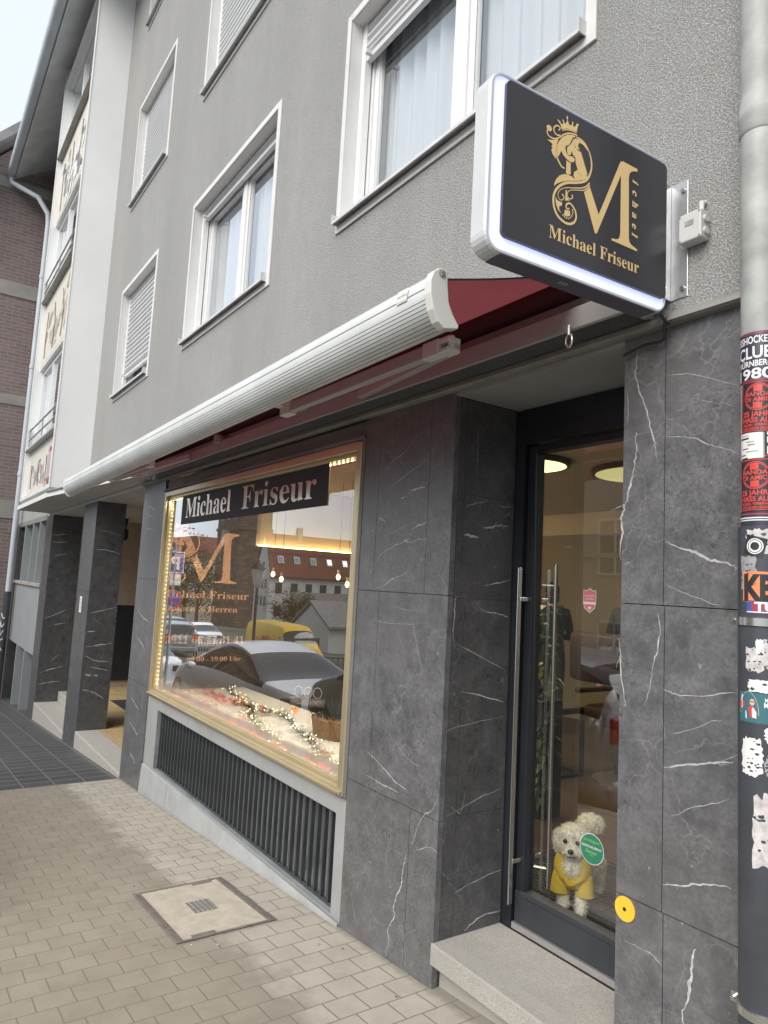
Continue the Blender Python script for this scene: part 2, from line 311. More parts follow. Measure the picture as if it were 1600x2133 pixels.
# ---------------------------------------------------------------- mesh helpers
class MB:
    def __init__(s): s.v=[];s.f=[];s.m=[]
    def quad(s,a,b,c,d,m=0): s.poly([a,b,c,d],m)
    def poly(s,pts,m=0):
        i=len(s.v); s.v+= [tuple(p) for p in pts]; s.f.append(tuple(range(i,i+len(pts)))); s.m.append(m)
    def box(s,x0,x1,y0,y1,z0,z1,m=0,skip=''):
        i=len(s.v); s.v+=[(x,y,z) for x in (x0,x1) for y in (y0,y1) for z in (z0,z1)]
        F={'l':(0,1,3,2),'r':(4,6,7,5),'f':(0,4,5,1),'k':(2,3,7,6),'b':(0,2,6,4),'t':(1,5,7,3)}
        for k,f in F.items():
            if k in skip: continue
            s.f.append(tuple(i+q for q in f)); s.m.append(m)
        return s
    def obox(s,c,ax,hs,m=0):
        i=len(s.v); c=Vector(c)
        for sx in (-1,1):
            for sy in (-1,1):
                for sz in (-1,1): s.v.append(tuple(c+Vector(ax[0])*hs[0]*sx+Vector(ax[1])*hs[1]*sy+Vector(ax[2])*hs[2]*sz))
        for f in ((0,1,3,2),(4,6,7,5),(0,4,5,1),(2,3,7,6),(0,2,6,4),(1,5,7,3)): s.f.append(tuple(i+q for q in f)); s.m.append(m)
    def tube(s,path,r,n=10,m=0,cap=True):
        path=[Vector(p) for p in path]; N=len(path); rr=r if hasattr(r,'__len__') else [r]*N
        t0=(path[1]-path[0]).normalized(); ref=Vector((0,0,1)) if abs(t0.z)<.9 else Vector((1,0,0)); u=t0.cross(ref).normalized(); i0=len(s.v)
        for k,p in enumerate(path):
            t=((path[min(k+1,N-1)]-path[max(k-1,0)])).normalized(); u=(u-t*u.dot(t)).normalized(); w=t.cross(u)
            for q in range(n):
                a=2*math.pi*q/n; s.v.append(tuple(p+(u*math.cos(a)+w*math.sin(a))*rr[k]))
        for k in range(N-1):
            for q in range(n):
                a=i0+k*n+q; b=i0+k*n+(q+1)%n; s.f.append((a,b,b+n,a+n)); s.m.append(m)
        if cap: s.f.append(tuple(i0+q for q in reversed(range(n)))); s.m.append(m); s.f.append(tuple(i0+(N-1)*n+q for q in range(n))); s.m.append(m)
    def extr(s,prof,x0,x1,m=0,axis='x',cap=True,ms=None):
        # prof: closed list of 2D points (y,z) extruded along x (or (x,z) along y, (x,y) along z)
        def P(p,t): return {'x':(t,p[0],p[1]),'y':(p[0],t,p[1]),'z':(p[0],p[1],t)}[axis]
        i=len(s.v); n=len(prof); s.v+=[P(p,x0) for p in prof]+[P(p,x1) for p in prof]
        for k in range(n):
            a,b=k,(k+1)%n; s.f.append((i+a,i+b,i+n+b,i+n+a)); s.m.append(ms[k] if ms else m)
        if cap: s.f.append(tuple(i+k for k in reversed(range(n)))); s.m.append(m); s.f.append(tuple(i+n+k for k in range(n))); s.m.append(m)
    def ell(s,c,rx,ry,rz,n=14,k=9,m=0,ax=None):
        c=Vector(c); i=len(s.v); ax=ax or (Vector((1,0,0)),Vector((0,1,0)),Vector((0,0,1)))
        for a in range(k+1):
            th=math.pi*a/k
            for q in range(n):
                ph=2*math.pi*q/n; s.v.append(tuple(c+ax[0]*rx*math.sin(th)*math.cos(ph)+ax[1]*ry*math.sin(th)*math.sin(ph)+ax[2]*rz*math.cos(th)))
        for a in range(k):
            for q in range(n):
                b=i+a*n+q; d=i+a*n+(q+1)%n; s.f.append((b,b+n,d+n,d)); s.m.append(m)
    def build(s,name,mats,parent=None,bevel=0,smooth=False,loc=None,**kw):
        me=bpy.data.meshes.new(name); me.from_pydata(s.v,[],s.f); mats=mats if isinstance(mats,(list,tuple)) else [mats]
        for q in mats: me.materials.append(M[q])
        for p,k in zip(me.polygons,s.m): p.material_index=k; p.use_smooth=smooth
        bm=bmesh.new(); bm.from_mesh(me)
        if bevel or smooth: bmesh.ops.remove_doubles(bm,verts=bm.verts,dist=1e-5)
        if bevel:
            es=[e for e in bm.edges if len(e.link_faces)==2 and e.calc_face_angle(0)>.6]
            bmesh.ops.bevel(bm,geom=es,offset=bevel,segments=2,affect='EDGES',profile=.5,clamp_overlap=True)
        bmesh.ops.recalc_face_normals(bm,faces=bm.faces) if kw.get('recalc',True) else None
        bm.to_mesh(me); bm.free()
        if smooth:
            for p in me.polygons: p.use_smooth=True
            try: me.set_sharp_from_angle(angle=R(40))
            except Exception: pass
        ob=bpy.data.objects.new(name,me); COL.objects.link(ob)
        if parent:
            ob.parent=parent
            if parent.type=='EMPTY': ob.matrix_parent_inverse=Matrix.Translation(-parent.location)
        if loc: ob.location=loc
        return ob
def E(name,loc=(0,0,0),rz=0,parent=None):
    o=bpy.data.objects.new(name,None); COL.objects.link(o); o.location=loc; o.rotation_euler=(0,0,rz); o.empty_display_size=.2
    if parent: o.parent=parent
    return o
def tag(o,label=None,cat=None,group=None,kind=None):
    if label: o['label']=label
    if cat: o['category']=cat
    if group: o['group']=group
    if kind: o['kind']=kind
    return o
def childof(o,parent):
    # parent without moving: parents here sit at a location, so subtract it
    o.parent=parent; o.matrix_parent_inverse=Matrix.Translation(-parent.location); return o
def copy_tree(o,parent=None):
    c=o.copy(); COL.objects.link(c)
    if parent: c.parent=parent
    for ch in list(o.children): copy_tree(ch,c)
    return c
TC={}
def serif(s):
    o=''
    for c in s:
        if 'A'<=c<='Z': o+=chr(0x1D400+ord(c)-65)
        elif 'a'<=c<='z': o+=chr(0x1D41A+ord(c)-97)
        elif '0'<=c<='9': o+=chr(0x1D7CE+ord(c)-48)
        else: o+=c
    return o
def text2d(body,bold=0.0,res=3):
    k=(body,bold,res)
    if k in TC: return TC[k]
    cu=bpy.data.curves.new('tmp','FONT'); cu.body=body; cu.resolution_u=res; cu.offset=bold
    ob=bpy.data.objects.new('tmp',cu); COL.objects.link(ob); bpy.context.view_layer.update()
    me=bpy.data.meshes.new_from_object(ob.evaluated_get(bpy.context.evaluated_depsgraph_get()))
    vs=[(v.co.x,v.co.y) for v in me.vertices]; fs=[tuple(p.vertices) for p in me.polygons]
    x0=min(v[0] for v in vs);x1=max(v[0] for v in vs)
    vs=[(x-x0,y) for x,y in vs]
    bpy.data.objects.remove(ob); bpy.data.curves.remove(cu); bpy.data.meshes.remove(me)
    TC[k]=(vs,fs,x1-x0); return TC[k]
def addtext(mb,body,fn,width=None,height=None,m=0,bold=0.0,cap=.68):
    """fn(a,b) -> 3D point; a across in metres, b up. width: total; height: capital height"""
    vs,fs,w=text2d(body,bold)
    sx=(width/w) if width else height/cap; sy=(height/cap) if height else sx
    i=len(mb.v); mb.v+=[tuple(fn(x*sx,y*sy)) for x,y in vs]
    for f in fs: mb.f.append(tuple(i+q for q in f)); mb.m.append(m)
def smoothpath(pts,k=6):
    P=[Vector(p) for p in pts]; out=[]
    for i in range(len(P)-1):
        p0=P[max(i-1,0)];p1=P[i];p2=P[i+1];p3=P[min(i+2,len(P)-1)]
        for j in range(k):
            t=j/k; out.append(.5*((2*p1)+(-p0+p2)*t+(2*p0-5*p1+4*p2-p3)*t*t+(-p0+3*p1-3*p2+p3)*t**3))
    out.append(P[-1]); return out
def ribbon(mb,pts,wfun,fn,m=0):
    """flat ribbon along a 2D path"""
    N=len(pts); i=len(mb.v)
    for k,p in enumerate(pts):
        a=pts[max(k-1,0)];b=pts[min(k+1,N-1)]; d=(b-a); d=d.normalized() if d.length>0 else Vector((1,0)); nrm=Vector((-d.y,d.x)); w=wfun(k/(N-1),k)
        q1=p+nrm*w/2;q2=p-nrm*w/2; mb.v.append(tuple(fn(q1.x,q1.y))); mb.v.append(tuple(fn(q2.x,q2.y)))
    for k in range(N-1): a=i+2*k; mb.f.append((a,a+1,a+3,a+2)); mb.m.append(m)
def vein(mb,pts,w_mm,fn,m=1,seed=0,depth=0):
    rn=random.Random(seed*13+5); pts=[Vector((p[0],p[1])) for p in pts]; s=smoothpath(pts,9)
    amp=.0022+.0005*w_mm; off=Vector((0,0)); q=[]; wv=1.0; ww=[]
    for p in s:
        off=off*.72+Vector((rn.gauss(0,1),rn.gauss(0,1)))*amp*.45; q.append(p+off); wv=wv*.78+rn.uniform(.1,2.0)*.22; ww.append(max(.12,(wv-.35)*1.55))
    ribbon(mb,q,lambda t,k:w_mm*.001*ww[k]*(.12+.88*math.sin(math.pi*min(1,max(0,t*.94+.03)))**.8),fn,m)
    if depth==0 and w_mm>=2.5 and len(q)>12:
        for _ in range(rn.choice([0,1,1,2])):      # side branches that thin out
            k=rn.randrange(3,len(q)-6); d=(q[k+3]-q[k]); 
            if d.length<1e-6: continue
            d.normalize(); a_=rn.choice([-1,1])*rn.uniform(.2,.5); e=Vector((d.x*math.cos(a_)-d.y*math.sin(a_),d.x*math.sin(a_)+d.y*math.cos(a_)))
            L_=rn.uniform(.03,.09); vein(mb,[q[k],q[k]+(d+e)*L_*.3,q[k]+(d*.3+e)*L_],w_mm*rn.uniform(.15,.35),fn,m,seed+77+k,1)
LP= {'m': [(0.3238, 2.8354), (0.3377, 2.847), (0.3481, 2.8588), (0.3873, 2.7864), (0.4715, 2.974), (0.4759, 2.9845), (0.4808, 2.99), (0.4904, 2.9937), (0.5556, 2.9927), (0.5558, 2.9843), (0.5399, 2.9798), (0.5281, 2.974), (0.5204, 2.9655), (0.5168, 2.9515), (0.5215, 2.7523), (0.5244, 2.7436), (0.5316, 2.7375), (0.5434, 2.7343), (0.5601, 2.7297), (0.5594, 2.7237), (0.4446, 2.724), (0.4455, 2.7311), (0.4662, 2.7335), (0.4756, 2.7384), (0.4803, 2.7476), (0.4823, 2.7619), (0.4811, 2.9454), (0.3828, 2.7286), (0.38, 2.7243), (0.3757, 2.7229), (0.372, 2.7252)], 'leafL': [(0.1724, 2.9404), (0.184, 2.9429), (0.1988, 2.9491), (0.2171, 2.9587), (0.2108, 2.9439), (0.2082, 2.9219), (0.2076, 2.8942), (0.2007, 2.8994), (0.1937, 2.9058), (0.1893, 2.9158), (0.1948, 2.9232), (0.189, 2.9248), (0.1944, 2.9335), (0.1859, 2.9366)], 'crown': [(0.2081, 3.0166), (0.2208, 3.0154), (0.2254, 3.0091), (0.2306, 3.0094), (0.2331, 3.0163), (0.2309, 3.0207), (0.2291, 3.0231), (0.2327, 3.0257), (0.2356, 3.0232), (0.2372, 3.0166), (0.2424, 3.0166), (0.2479, 3.0264), (0.2491, 3.0322), (0.2448, 3.0345), (0.2483, 3.0453), (0.2524, 3.0376), (0.2505, 3.032), (0.2542, 3.0237), (0.2578, 3.0198), (0.2648, 3.0205), (0.2688, 3.027), (0.2672, 3.0325), (0.2713, 3.0347), (0.2735, 3.0316), (0.2724, 3.0244), (0.2753, 3.0202), (0.2805, 3.0229), (0.2855, 3.0303), (0.2847, 3.0335), (0.2966, 3.0387), (0.2911, 3.0234), (0.288, 3.0079), (0.2722, 3.0077), (0.2514, 3.0046), (0.2277, 2.9934), (0.2232, 3.0043)], 'head': [(0.2284, 2.9271), (0.218, 2.9047), (0.2103, 2.9122), (0.2103, 2.9306), (0.2157, 2.9484), (0.2319, 2.9712), (0.2521, 2.9867), (0.2727, 2.9937), (0.2868, 2.9927), (0.273, 2.9858), (0.2665, 2.9712), (0.26, 2.958), (0.2464, 2.95), (0.244, 2.9411), (0.2489, 2.9298), (0.2595, 2.9233), (0.2767, 2.9272), (0.2839, 2.9207), (0.279, 2.9108), (0.2652, 2.9064), (0.2478, 2.9109), (0.2356, 2.918)], 'stemA': [(0.2497, 2.9063), (0.2584, 2.9038), (0.267, 2.9044), (0.2682, 2.8694), (0.258, 2.8652), (0.2494, 2.8651)], 'legA': [(0.2517, 2.9481), (0.2634, 2.9588), (0.2707, 2.9702), (0.2745, 2.9819), (0.2801, 2.9819), (0.277, 2.97), (0.2826, 2.9589), (0.2969, 2.9542), (0.3075, 2.9538), (0.3362, 2.8961), (0.3355, 2.8926), (0.324, 2.8841), (0.3117, 2.8812), (0.3009, 2.8858), (0.2953, 2.8957), (0.2878, 2.9101), (0.2854, 2.9279), (0.2748, 2.9331), (0.2702, 2.9434), (0.2662, 2.9285), (0.2577, 2.9252), (0.2512, 2.9333)], 'fin': [(0.2817, 2.9866), (0.301, 2.9903), (0.3189, 2.9866), (0.3336, 2.9761), (0.3449, 2.9615), (0.3375, 2.9668), (0.3156, 2.9799), (0.2996, 2.9803), (0.2946, 2.9689), (0.3021, 2.9584), (0.288, 2.9569), (0.2789, 2.9667), (0.2768, 2.9766)], 'leafB': [(0.204, 2.8106), (0.2053, 2.8206), (0.2115, 2.834), (0.2244, 2.8502), (0.241, 2.8602), (0.2563, 2.8645), (0.2736, 2.8646), (0.287, 2.8615), (0.2797, 2.87), (0.2817, 2.8813), (0.2954, 2.8938), (0.3009, 2.8844), (0.3117, 2.8804), (0.337, 2.891), (0.3366, 2.8828), (0.3191, 2.8698), (0.2913, 2.8578), (0.257, 2.8458), (0.2334, 2.8342), (0.2153, 2.8224)], 'bell': [(0.2492, 2.7549), (0.269, 2.7579), (0.2708, 2.7434), (0.2591, 2.7369), (0.2451, 2.7369)], 'leafIn': [(0.2101, 2.7817), (0.2188, 2.7724), (0.2373, 2.7731), (0.237, 2.7637), (0.2261, 2.7563), (0.2271, 2.7468), (0.2376, 2.738), (0.2232, 2.7442), (0.2132, 2.7601)], 'stemB': [(0.2498, 2.815), (0.2552, 2.8164), (0.256, 2.7957), (0.2679, 2.7889), (0.2489, 2.7823)]}
LS= [([(0.2438, 2.8791), (0.2318, 2.8798), (0.2206, 2.89), (0.2123, 2.9025), (0.2092, 2.9223), (0.2126, 2.9419)], 0.0043, 0.0062), ([(0.2868, 2.9921), (0.3045, 2.993), (0.3225, 2.9866), (0.3374, 2.9721), (0.3469, 2.9568), (0.3521, 2.9399), (0.3524, 2.9183), (0.3462, 2.8971), (0.3367, 2.8796), (0.3193, 2.865), (0.2915, 2.8523), (0.2572, 2.8399), (0.2338, 2.8257), (0.2158, 2.8075), (0.2058, 2.7885), (0.2028, 2.7694), (0.207, 2.7477), (0.2187, 2.7298), (0.2359, 2.7201), (0.2547, 2.716), (0.2717, 2.719), (0.2869, 2.7292), (0.2943, 2.746), (0.2909, 2.7632), (0.2801, 2.7753), (0.2679, 2.7803), (0.2577, 2.7755), (0.2529, 2.766), (0.2582, 2.7605), (0.2667, 2.7642)], 0.0043, 0.008), ([(0.3459, 2.8714), (0.3338, 2.8564), (0.3129, 2.8435), (0.2851, 2.8336), (0.2543, 2.8234), (0.2342, 2.8128), (0.2228, 2.7997), (0.2206, 2.7872), (0.227, 2.7791), (0.2371, 2.78), (0.2436, 2.7888), (0.2409, 2.7957), (0.2355, 2.7964)], 0.0049, 0.0022), ([(0.3472, 2.8638), (0.3375, 2.8515), (0.3201, 2.8389), (0.2957, 2.8308), (0.2716, 2.8222), (0.2598, 2.8128), (0.2568, 2.8012), (0.2639, 2.7946), (0.2725, 2.7957), (0.2785, 2.8036), (0.2748, 2.8089)], 0.0049, 0.0022), ([(0.1794, 2.9763), (0.173, 2.9693), (0.1724, 2.9599), (0.1803, 2.9527), (0.1987, 2.9527), (0.2186, 2.964), (0.2384, 2.9818), (0.2588, 2.9934), (0.2761, 2.9977), (0.2901, 2.9988)], 0.0049, 0.0043), ([(0.2161, 2.9849), (0.2215, 2.9943), (0.2139, 2.9983), (0.2032, 2.9934), (0.1969, 2.9835), (0.1996, 2.9735), (0.2099, 2.9685), (0.2234, 2.9726)], 0.004, 0.0046), ([(0.2295, 2.9904), (0.2447, 2.9984), (0.2584, 3.0032), (0.2741, 3.0055), (0.2881, 3.0053)], 0.0025, 0.0034)]
LB= [(0.2421, 2.7356), (0.249, 2.7327), (0.2565, 2.7319), (0.2643, 2.7332), (0.2717, 2.7382), (0.277, 2.7449), (0.2799, 2.7517), (0.281, 2.7583), (0.2788, 2.7638), (0.1793, 2.9771)]
V0= [([(-2.975, 1.787), (-2.925, 1.824), (-2.824, 1.856), (-2.738, 1.881), (-2.716, 1.874), (-2.577, 1.886)], 3), ([(-2.976, 1.643), (-2.909, 1.658), (-2.821, 1.696), (-2.709, 1.727)], 2.5), ([(-2.699, 1.93), (-2.648, 1.947), (-2.577, 1.968)], 5), ([(-2.874, 1.913), (-2.787, 1.939), (-2.712, 1.962)], 1.5), ([(-2.969, 2.231), (-2.917, 2.256), (-2.863, 2.297), (-2.796, 2.313), (-2.723, 2.359), (-2.653, 2.407)], 2), ([(-2.942, 2.135), (-2.841, 2.174), (-2.744, 2.211), (-2.661, 2.24), (-2.571, 2.271)], 2.5), ([(-3.048, 2.548), (-3.053, 2.47), (-3.081, 2.367), (-3.098, 2.283)], 1), ([(-2.977, 1.998), (-2.916, 1.983)], 6), ([(-2.72, 2.12), (-2.601, 2.129)], 6), ([(-2.788, 2.09), (-2.762, 2.101)], 8), ([(-2.842, 1.557), (-2.753, 1.555), (-2.668, 1.548), (-2.568, 1.562)], 1.2), ([(-2.617, 0.466), (-2.623, 0.423), (-2.639, 0.37), (-2.642, 0.328), (-2.673, 0.269), (-2.692, 0.204), (-2.677, 0.179), (-2.711, 0.131), (-2.727, 0.098), (-2.715, 0.068), (-2.723, -0.017)], 5), ([(-3.049, 0.163), (-3.028, 0.107), (-3.0, 0.051), (-2.989, 0.012)], 1.2), ([(-1.448, 2.217), (-1.452, 2.179), (-1.457, 2.11), (-1.47, 2.05), (-1.484, 1.986), (-1.492, 1.956), (-1.498, 1.91), (-1.499, 1.852), (-1.5, 1.776)], 6), ([(-1.486, 2.358), (-1.481, 2.309), (-1.485, 2.254)], 2), ([(-1.453, 1.76), (-1.471, 1.776), (-1.484, 1.769)], 2), ([(-2.994, 0.846), (-2.863, 0.807), (-2.758, 0.765), (-2.623, 0.735)], 3), ([(-2.969, 0.725), (-2.814, 0.718), (-2.696, 0.716)], 3), ([(-2.412, 0.78), (-2.446, 0.701), (-2.511, 0.658), (-2.577, 0.52)], 3), ([(-2.561, 0.495), (-2.468, 0.545), (-2.396, 0.549)], 3), ([(-1.339, 2.184), (-1.248, 2.167), (-1.184, 2.139), (-1.098, 2.098)], 3), ([(-1.338, 2.387), (-1.249, 2.375), (-1.098, 2.304)], 1.5), ([(-1.337, 1.84), (-1.246, 1.808), (-1.153, 1.779), (-1.107, 1.758)], 5), ([(-1.356, 1.614), (-1.352, 1.536), (-1.371, 1.444), (-1.399, 1.32)], 4), ([(-1.333, 1.375), (-1.258, 1.372), (-1.11, 1.406)], 4), ([(-1.331, 1.143), (-1.211, 1.182), (-1.11, 1.215)], 4), ([(-1.33, 0.802), (-1.239, 0.834), (-1.121, 0.872)], 5), ([(-1.22, 0.667), (-1.238, 0.588), (-1.249, 0.518), (-1.267, 0.44)], 9), ([(-1.445, 2.515), (-1.451, 2.418), (-1.414, 2.294), (-1.391, 2.208), (-1.374, 2.157)], 4), ([(-1.334, 1.71), (-1.245, 1.676), (-1.153, 1.649)], 1.5), ([(-1.314, 1.248), (-1.242, 1.276), (-1.152, 1.32)], 1.5), ([(-1.503, 1.522), (-1.49, 1.414), (-1.475, 1.308)], 3), ([(-1.466, 0.584), (-1.38, 0.585), (-1.33, 0.573)], 3), ([(-1.249, 2.294), (-1.169, 2.267), (-1.109, 2.245)], 1.2), ([(-1.303, 1.009), (-1.225, 1.059), (-1.124, 1.106)], 1.5), ([(-2.65, 1.509), (-2.612, 1.402), (-2.558, 1.278)], 1.2), ([(-2.859, 0.988), (-2.635, 0.88), (-2.526, 0.863)], 1.2), ([(-3.015, 1.485), (-2.724, 1.482), (-2.505, 1.508)], 1), ([(-7.193, 2.266), (-6.944, 2.202), (-6.799, 2.121)], 8), ([(-7.216, 1.298), (-7.02, 1.244), (-6.809, 1.201)], 9), ([(-7.195, 1.049), (-6.968, 0.988), (-6.836, 0.929)], 9), ([(-7.162, 0.22), (-6.999, 0.187), (-6.846, 0.162), (-6.787, 0.242)], 8), ([(-7.07, -0.048), (-6.944, -0.068), (-6.843, -0.107)], 7), ([(-7.211, 0.455), (-6.888, 0.38)], 7), ([(-7.125, 2.331), (-6.884, 2.282)], 16), ([(-7.017, 2.544), (-6.82, 2.435)], 6), ([(-7.178, 2.119), (-6.878, 2.075)], 6)]
VR= [([(0.076, 2.037), (0.115, 2.047), (0.155, 2.057), (0.212, 2.079)], 3), ([(0.193, 1.948), (0.251, 1.957), (0.352, 1.975)], 7), ([(0.083, 1.905), (0.163, 1.903)], 8), ([(0.188, 1.58), (0.246, 1.563), (0.321, 1.556), (0.377, 1.539)], 4), ([(0.048, 1.622), (0.045, 1.541), (0.03, 1.466)], 5), ([(0.215, 1.679), (0.289, 1.698), (0.373, 1.722)], 4), ([(0.288, 2.055), (0.361, 2.067)], 4), ([(0.137, 2.41), (0.142, 2.311), (0.142, 2.225), (0.148, 2.115)], 2), ([(0.102, 0.359), (0.224, 0.39), (0.382, 0.409)], 3), ([(0.173, 0.196), (0.26, 0.229), (0.391, 0.232)], 6), ([(0.09, 1.213), (0.362, 1.154)], 4), ([(0.068, 0.725), (0.124, 0.694), (0.147, 0.776)], 2), ([(0.01, 1.043), (0.104, 1.063), (0.364, 1.093)], 1.5), ([(0.043, 0.689), (0.234, 0.745), (0.38, 0.77)], 2), ([(0.057, 1.422), (0.37, 1.3)], 3)]
VA= [([(0.035, 1.943), (0.18, 1.932), (0.342, 1.889)], 8), ([(0.018, 0.596), (0.164, 0.542), (0.309, 0.519)], 9), ([(0.017, 0.711), (0.167, 0.732), (0.328, 0.763)], 12), ([(0.027, 0.181), (0.139, 0.156), (0.309, 0.066)], 9), ([(0.028, 1.131), (0.167, 1.167), (0.35, 1.214)], 6), ([(0.039, 0.367), (0.1, 0.355)], 20), ([(0.161, 0.354), (0.192, 0.349)], 14), ([(0.074, 2.184), (0.33, 2.141)], 5), ([(0.091, 0.46), (0.319, 0.413)], 5), ([(0.03, 0.9), (0.109, 0.911)], 12)]
VB= [([(0.009, 2.224), (0.24, 2.244)], 9), ([(0.026, 0.848), (0.183, 0.933), (0.343, 1.006)], 10), ([(0.022, -0.016), (0.167, 0.034), (0.345, 0.09)], 12), ([(0.028, -0.203), (0.186, -0.168), (0.349, -0.146)], 10), ([(0.021, 2.1), (0.246, 2.124)], 8), ([(0.067, 1.881), (0.257, 1.922)], 7), ([(0.174, 0.754), (0.35, 0.798)], 8), ([(0.181, 0.156), (0.296, 0.277)], 7)]
# ---------------------------------------------------------------- ground
def gz(x,y=0): 
    z=.073*(max(x,-20)+2.4)+.02*min(0,x+20)
    return z
def sheet(name,xs,ys,dz,mat,zf=None):
    b=MB(); zf=zf or (lambda x,y:gz(x)); i=0
    for a in range(len(xs)-1):
        for c in range(len(ys)-1):
            b.quad(*[(x,y,zf(x,y)+dz) for x,y in ((xs[a],ys[c]),(xs[a+1],ys[c]),(xs[a+1],ys[c+1]),(xs[a],ys[c+1]))])
    o=b.build(name,mat); tag(o,kind='structure'); return o
def zfar(x,y):   # street level, then the square falls away beyond it
    return gz(x)-.12-.06*max(0,-y-5)
sheet('ground',[-160,-90,-60,-40,-20,6,40],[-130,-60,-30,-15,-9,-5,14],-.05,'far_ground',zfar)
sheet('road',[-60,-40,-20,10],[-8.5,-5,-2.2],-.02,'asphalt',zfar)
sheet('pavement',[-7.31,6],[-2.1,.9],0,'pavers')
sheet('driveway',[-20,-13.4,-7.31],[-2.1,.2],0.0,'dark_pavers')
b=MB()
for x0,x1 in ((-20,-10),(-10,-2),(-2,6)):
    b.poly([(x0,-2.1,gz(x0)+.002),(x1,-2.1,gz(x1)+.002),(x1,-2.22,gz(x1)+.002),(x0,-2.22,gz(x0)+.002)])
    b.poly([(x0,-2.22,gz(x0)),(x1,-2.22,gz(x1)),(x1,-2.22,gz(x1)-.16),(x0,-2.22,gz(x0)-.16)])
tag(b.build('kerb','kerb'),kind='structure')
# ---------------------------------------------------------------- the apartment building
B=E('apartment_building',(-7,0,0))
tag(B,'grey stucco apartment building with dark marble ground floor and white framed windows','building')
WX0,WX1,WZ0,WZ1=-16.9,4.0,2.585,10.55
wins=[('A1',-3.57,-1.70,3.88,5.19),('B1',-6.45,-4.62,3.88,5.20),('C1',-9.12,-7.67,3.88,5.20),
      ('A2',-3.57,-1.70,6.43,7.74),('B2',-6.45,-4.62,6.43,7.74),('C2',-9.12,-7.67,6.43,7.74),
      ('B3',-6.45,-4.62,9.0,10.2),('C3',-9.12,-7.67,9.0,10.2),('A3',-3.57,-1.70,9.0,10.2)]
BORD=.05
def wallholes(mb,x0,x1,z0,z1,holes,y0,y1,m=0,mrev=1):
    xs=sorted({x0,x1,*[h[0] for h in holes],*[h[1] for h in holes]}); zs=sorted({z0,z1,*[h[2] for h in holes],*[h[3] for h in holes]})
    for i in range(len(xs)-1):
        for j in range(len(zs)-1):
            cx=(xs[i]+xs[i+1])/2; cz=(zs[j]+zs[j+1])/2
            if any(h[0]<cx<h[1] and h[2]<cz<h[3] for h in holes): continue
            mb.quad((xs[i],y0,zs[j]),(xs[i+1],y0,zs[j]),(xs[i+1],y0,zs[j+1]),(xs[i],y0,zs[j+1]),m)
    for h in holes:
        a,c,e,f=h
        mb.quad((a,y0,e),(a,y1,e),(a,y1,f),(a,y0,f),mrev); mb.quad((c,y0,e),(c,y0,f),(c,y1,f),(c,y1,e),mrev)
        mb.quad((a,y0,f),(a,y1,f),(c,y1,f),(c,y0,f),mrev); mb.quad((a,y0,e),(c,y0,e),(c,y1,e),(a,y1,e),mrev)
mb=MB(); wallholes(mb,WX0,WX1,WZ0,WZ1,[w[1:] for w in wins],0,.32)
mb.box(WX0,WX1,.33,.36,2.75,WZ1,1)  # rear leaf behind the windows keeps the rooms dark
mb.box(WX0,WX0+.02,.0,8,-1.3,WZ1,0); mb.box(WX1-.02,WX1,0,8,-.2,WZ1,0); mb.box(WX0,WX1,7.98,8,-1.3,WZ1,0)
wall=mb.build('wall',['stucco','white_plaster'],B,recalc=False)
mb=MB(); mb.box(WX0,WX1,.0,8,WZ1,WZ1+.05); mb.build('attic_floor','soffit',B)
# roof with eave, rafters, gutter
mb=MB(); EY,EZ=-.80,10.16
mb.poly([(-16.9,EY,EZ),(4.2,EY,EZ),(4.2,4,EZ+3.6),(-16.9,4,EZ+3.6)])
mb.poly([(-16.9,EY,EZ+.14),(4.2,EY,EZ+.14),(4.2,4,EZ+3.74),(-16.9,4,EZ+3.74)])
mb.poly([(-16.9,EY,EZ),(-16.9,4,EZ+3.6),(-16.9,4,EZ+3.74),(-16.9,EY,EZ+.14)]); mb.poly([(-16.9,EY,EZ),(-16.9,EY,EZ+.14),(4.2,EY,EZ+.14),(4.2,EY,EZ)])
mb.poly([(-16.9,8,EZ),(4.2,8,EZ),(4.2,4,EZ+3.74),(-16.9,4,EZ+3.74)])
roof=mb.build('roof','soffit',B,recalc=False)
for k in range(0):
    mb=MB(); x=-16.5+k*.95; mb.obox((x+.05,-.42,EZ+.22),(Vector((1,0,0)),Vector((0,1,.82)).normalized(),Vector((0,-.82,1)).normalized()),(.04,.5,.035))
    mb.build('rafter','eave',roof)
mb=MB(); pr=[]
for k in range(11):
    a=math.pi+math.pi*k/10; pr.append((EY-.075+.085*math.cos(a),EZ+.09+.085*math.sin(a)))
pr+= [(EY+.005,EZ+.09),(EY-.0,EZ+.10),(EY-.165,EZ+.11)]
mb.extr(pr,-16.95,4.2); mb.build('gutter','eave',roof,smooth=True)
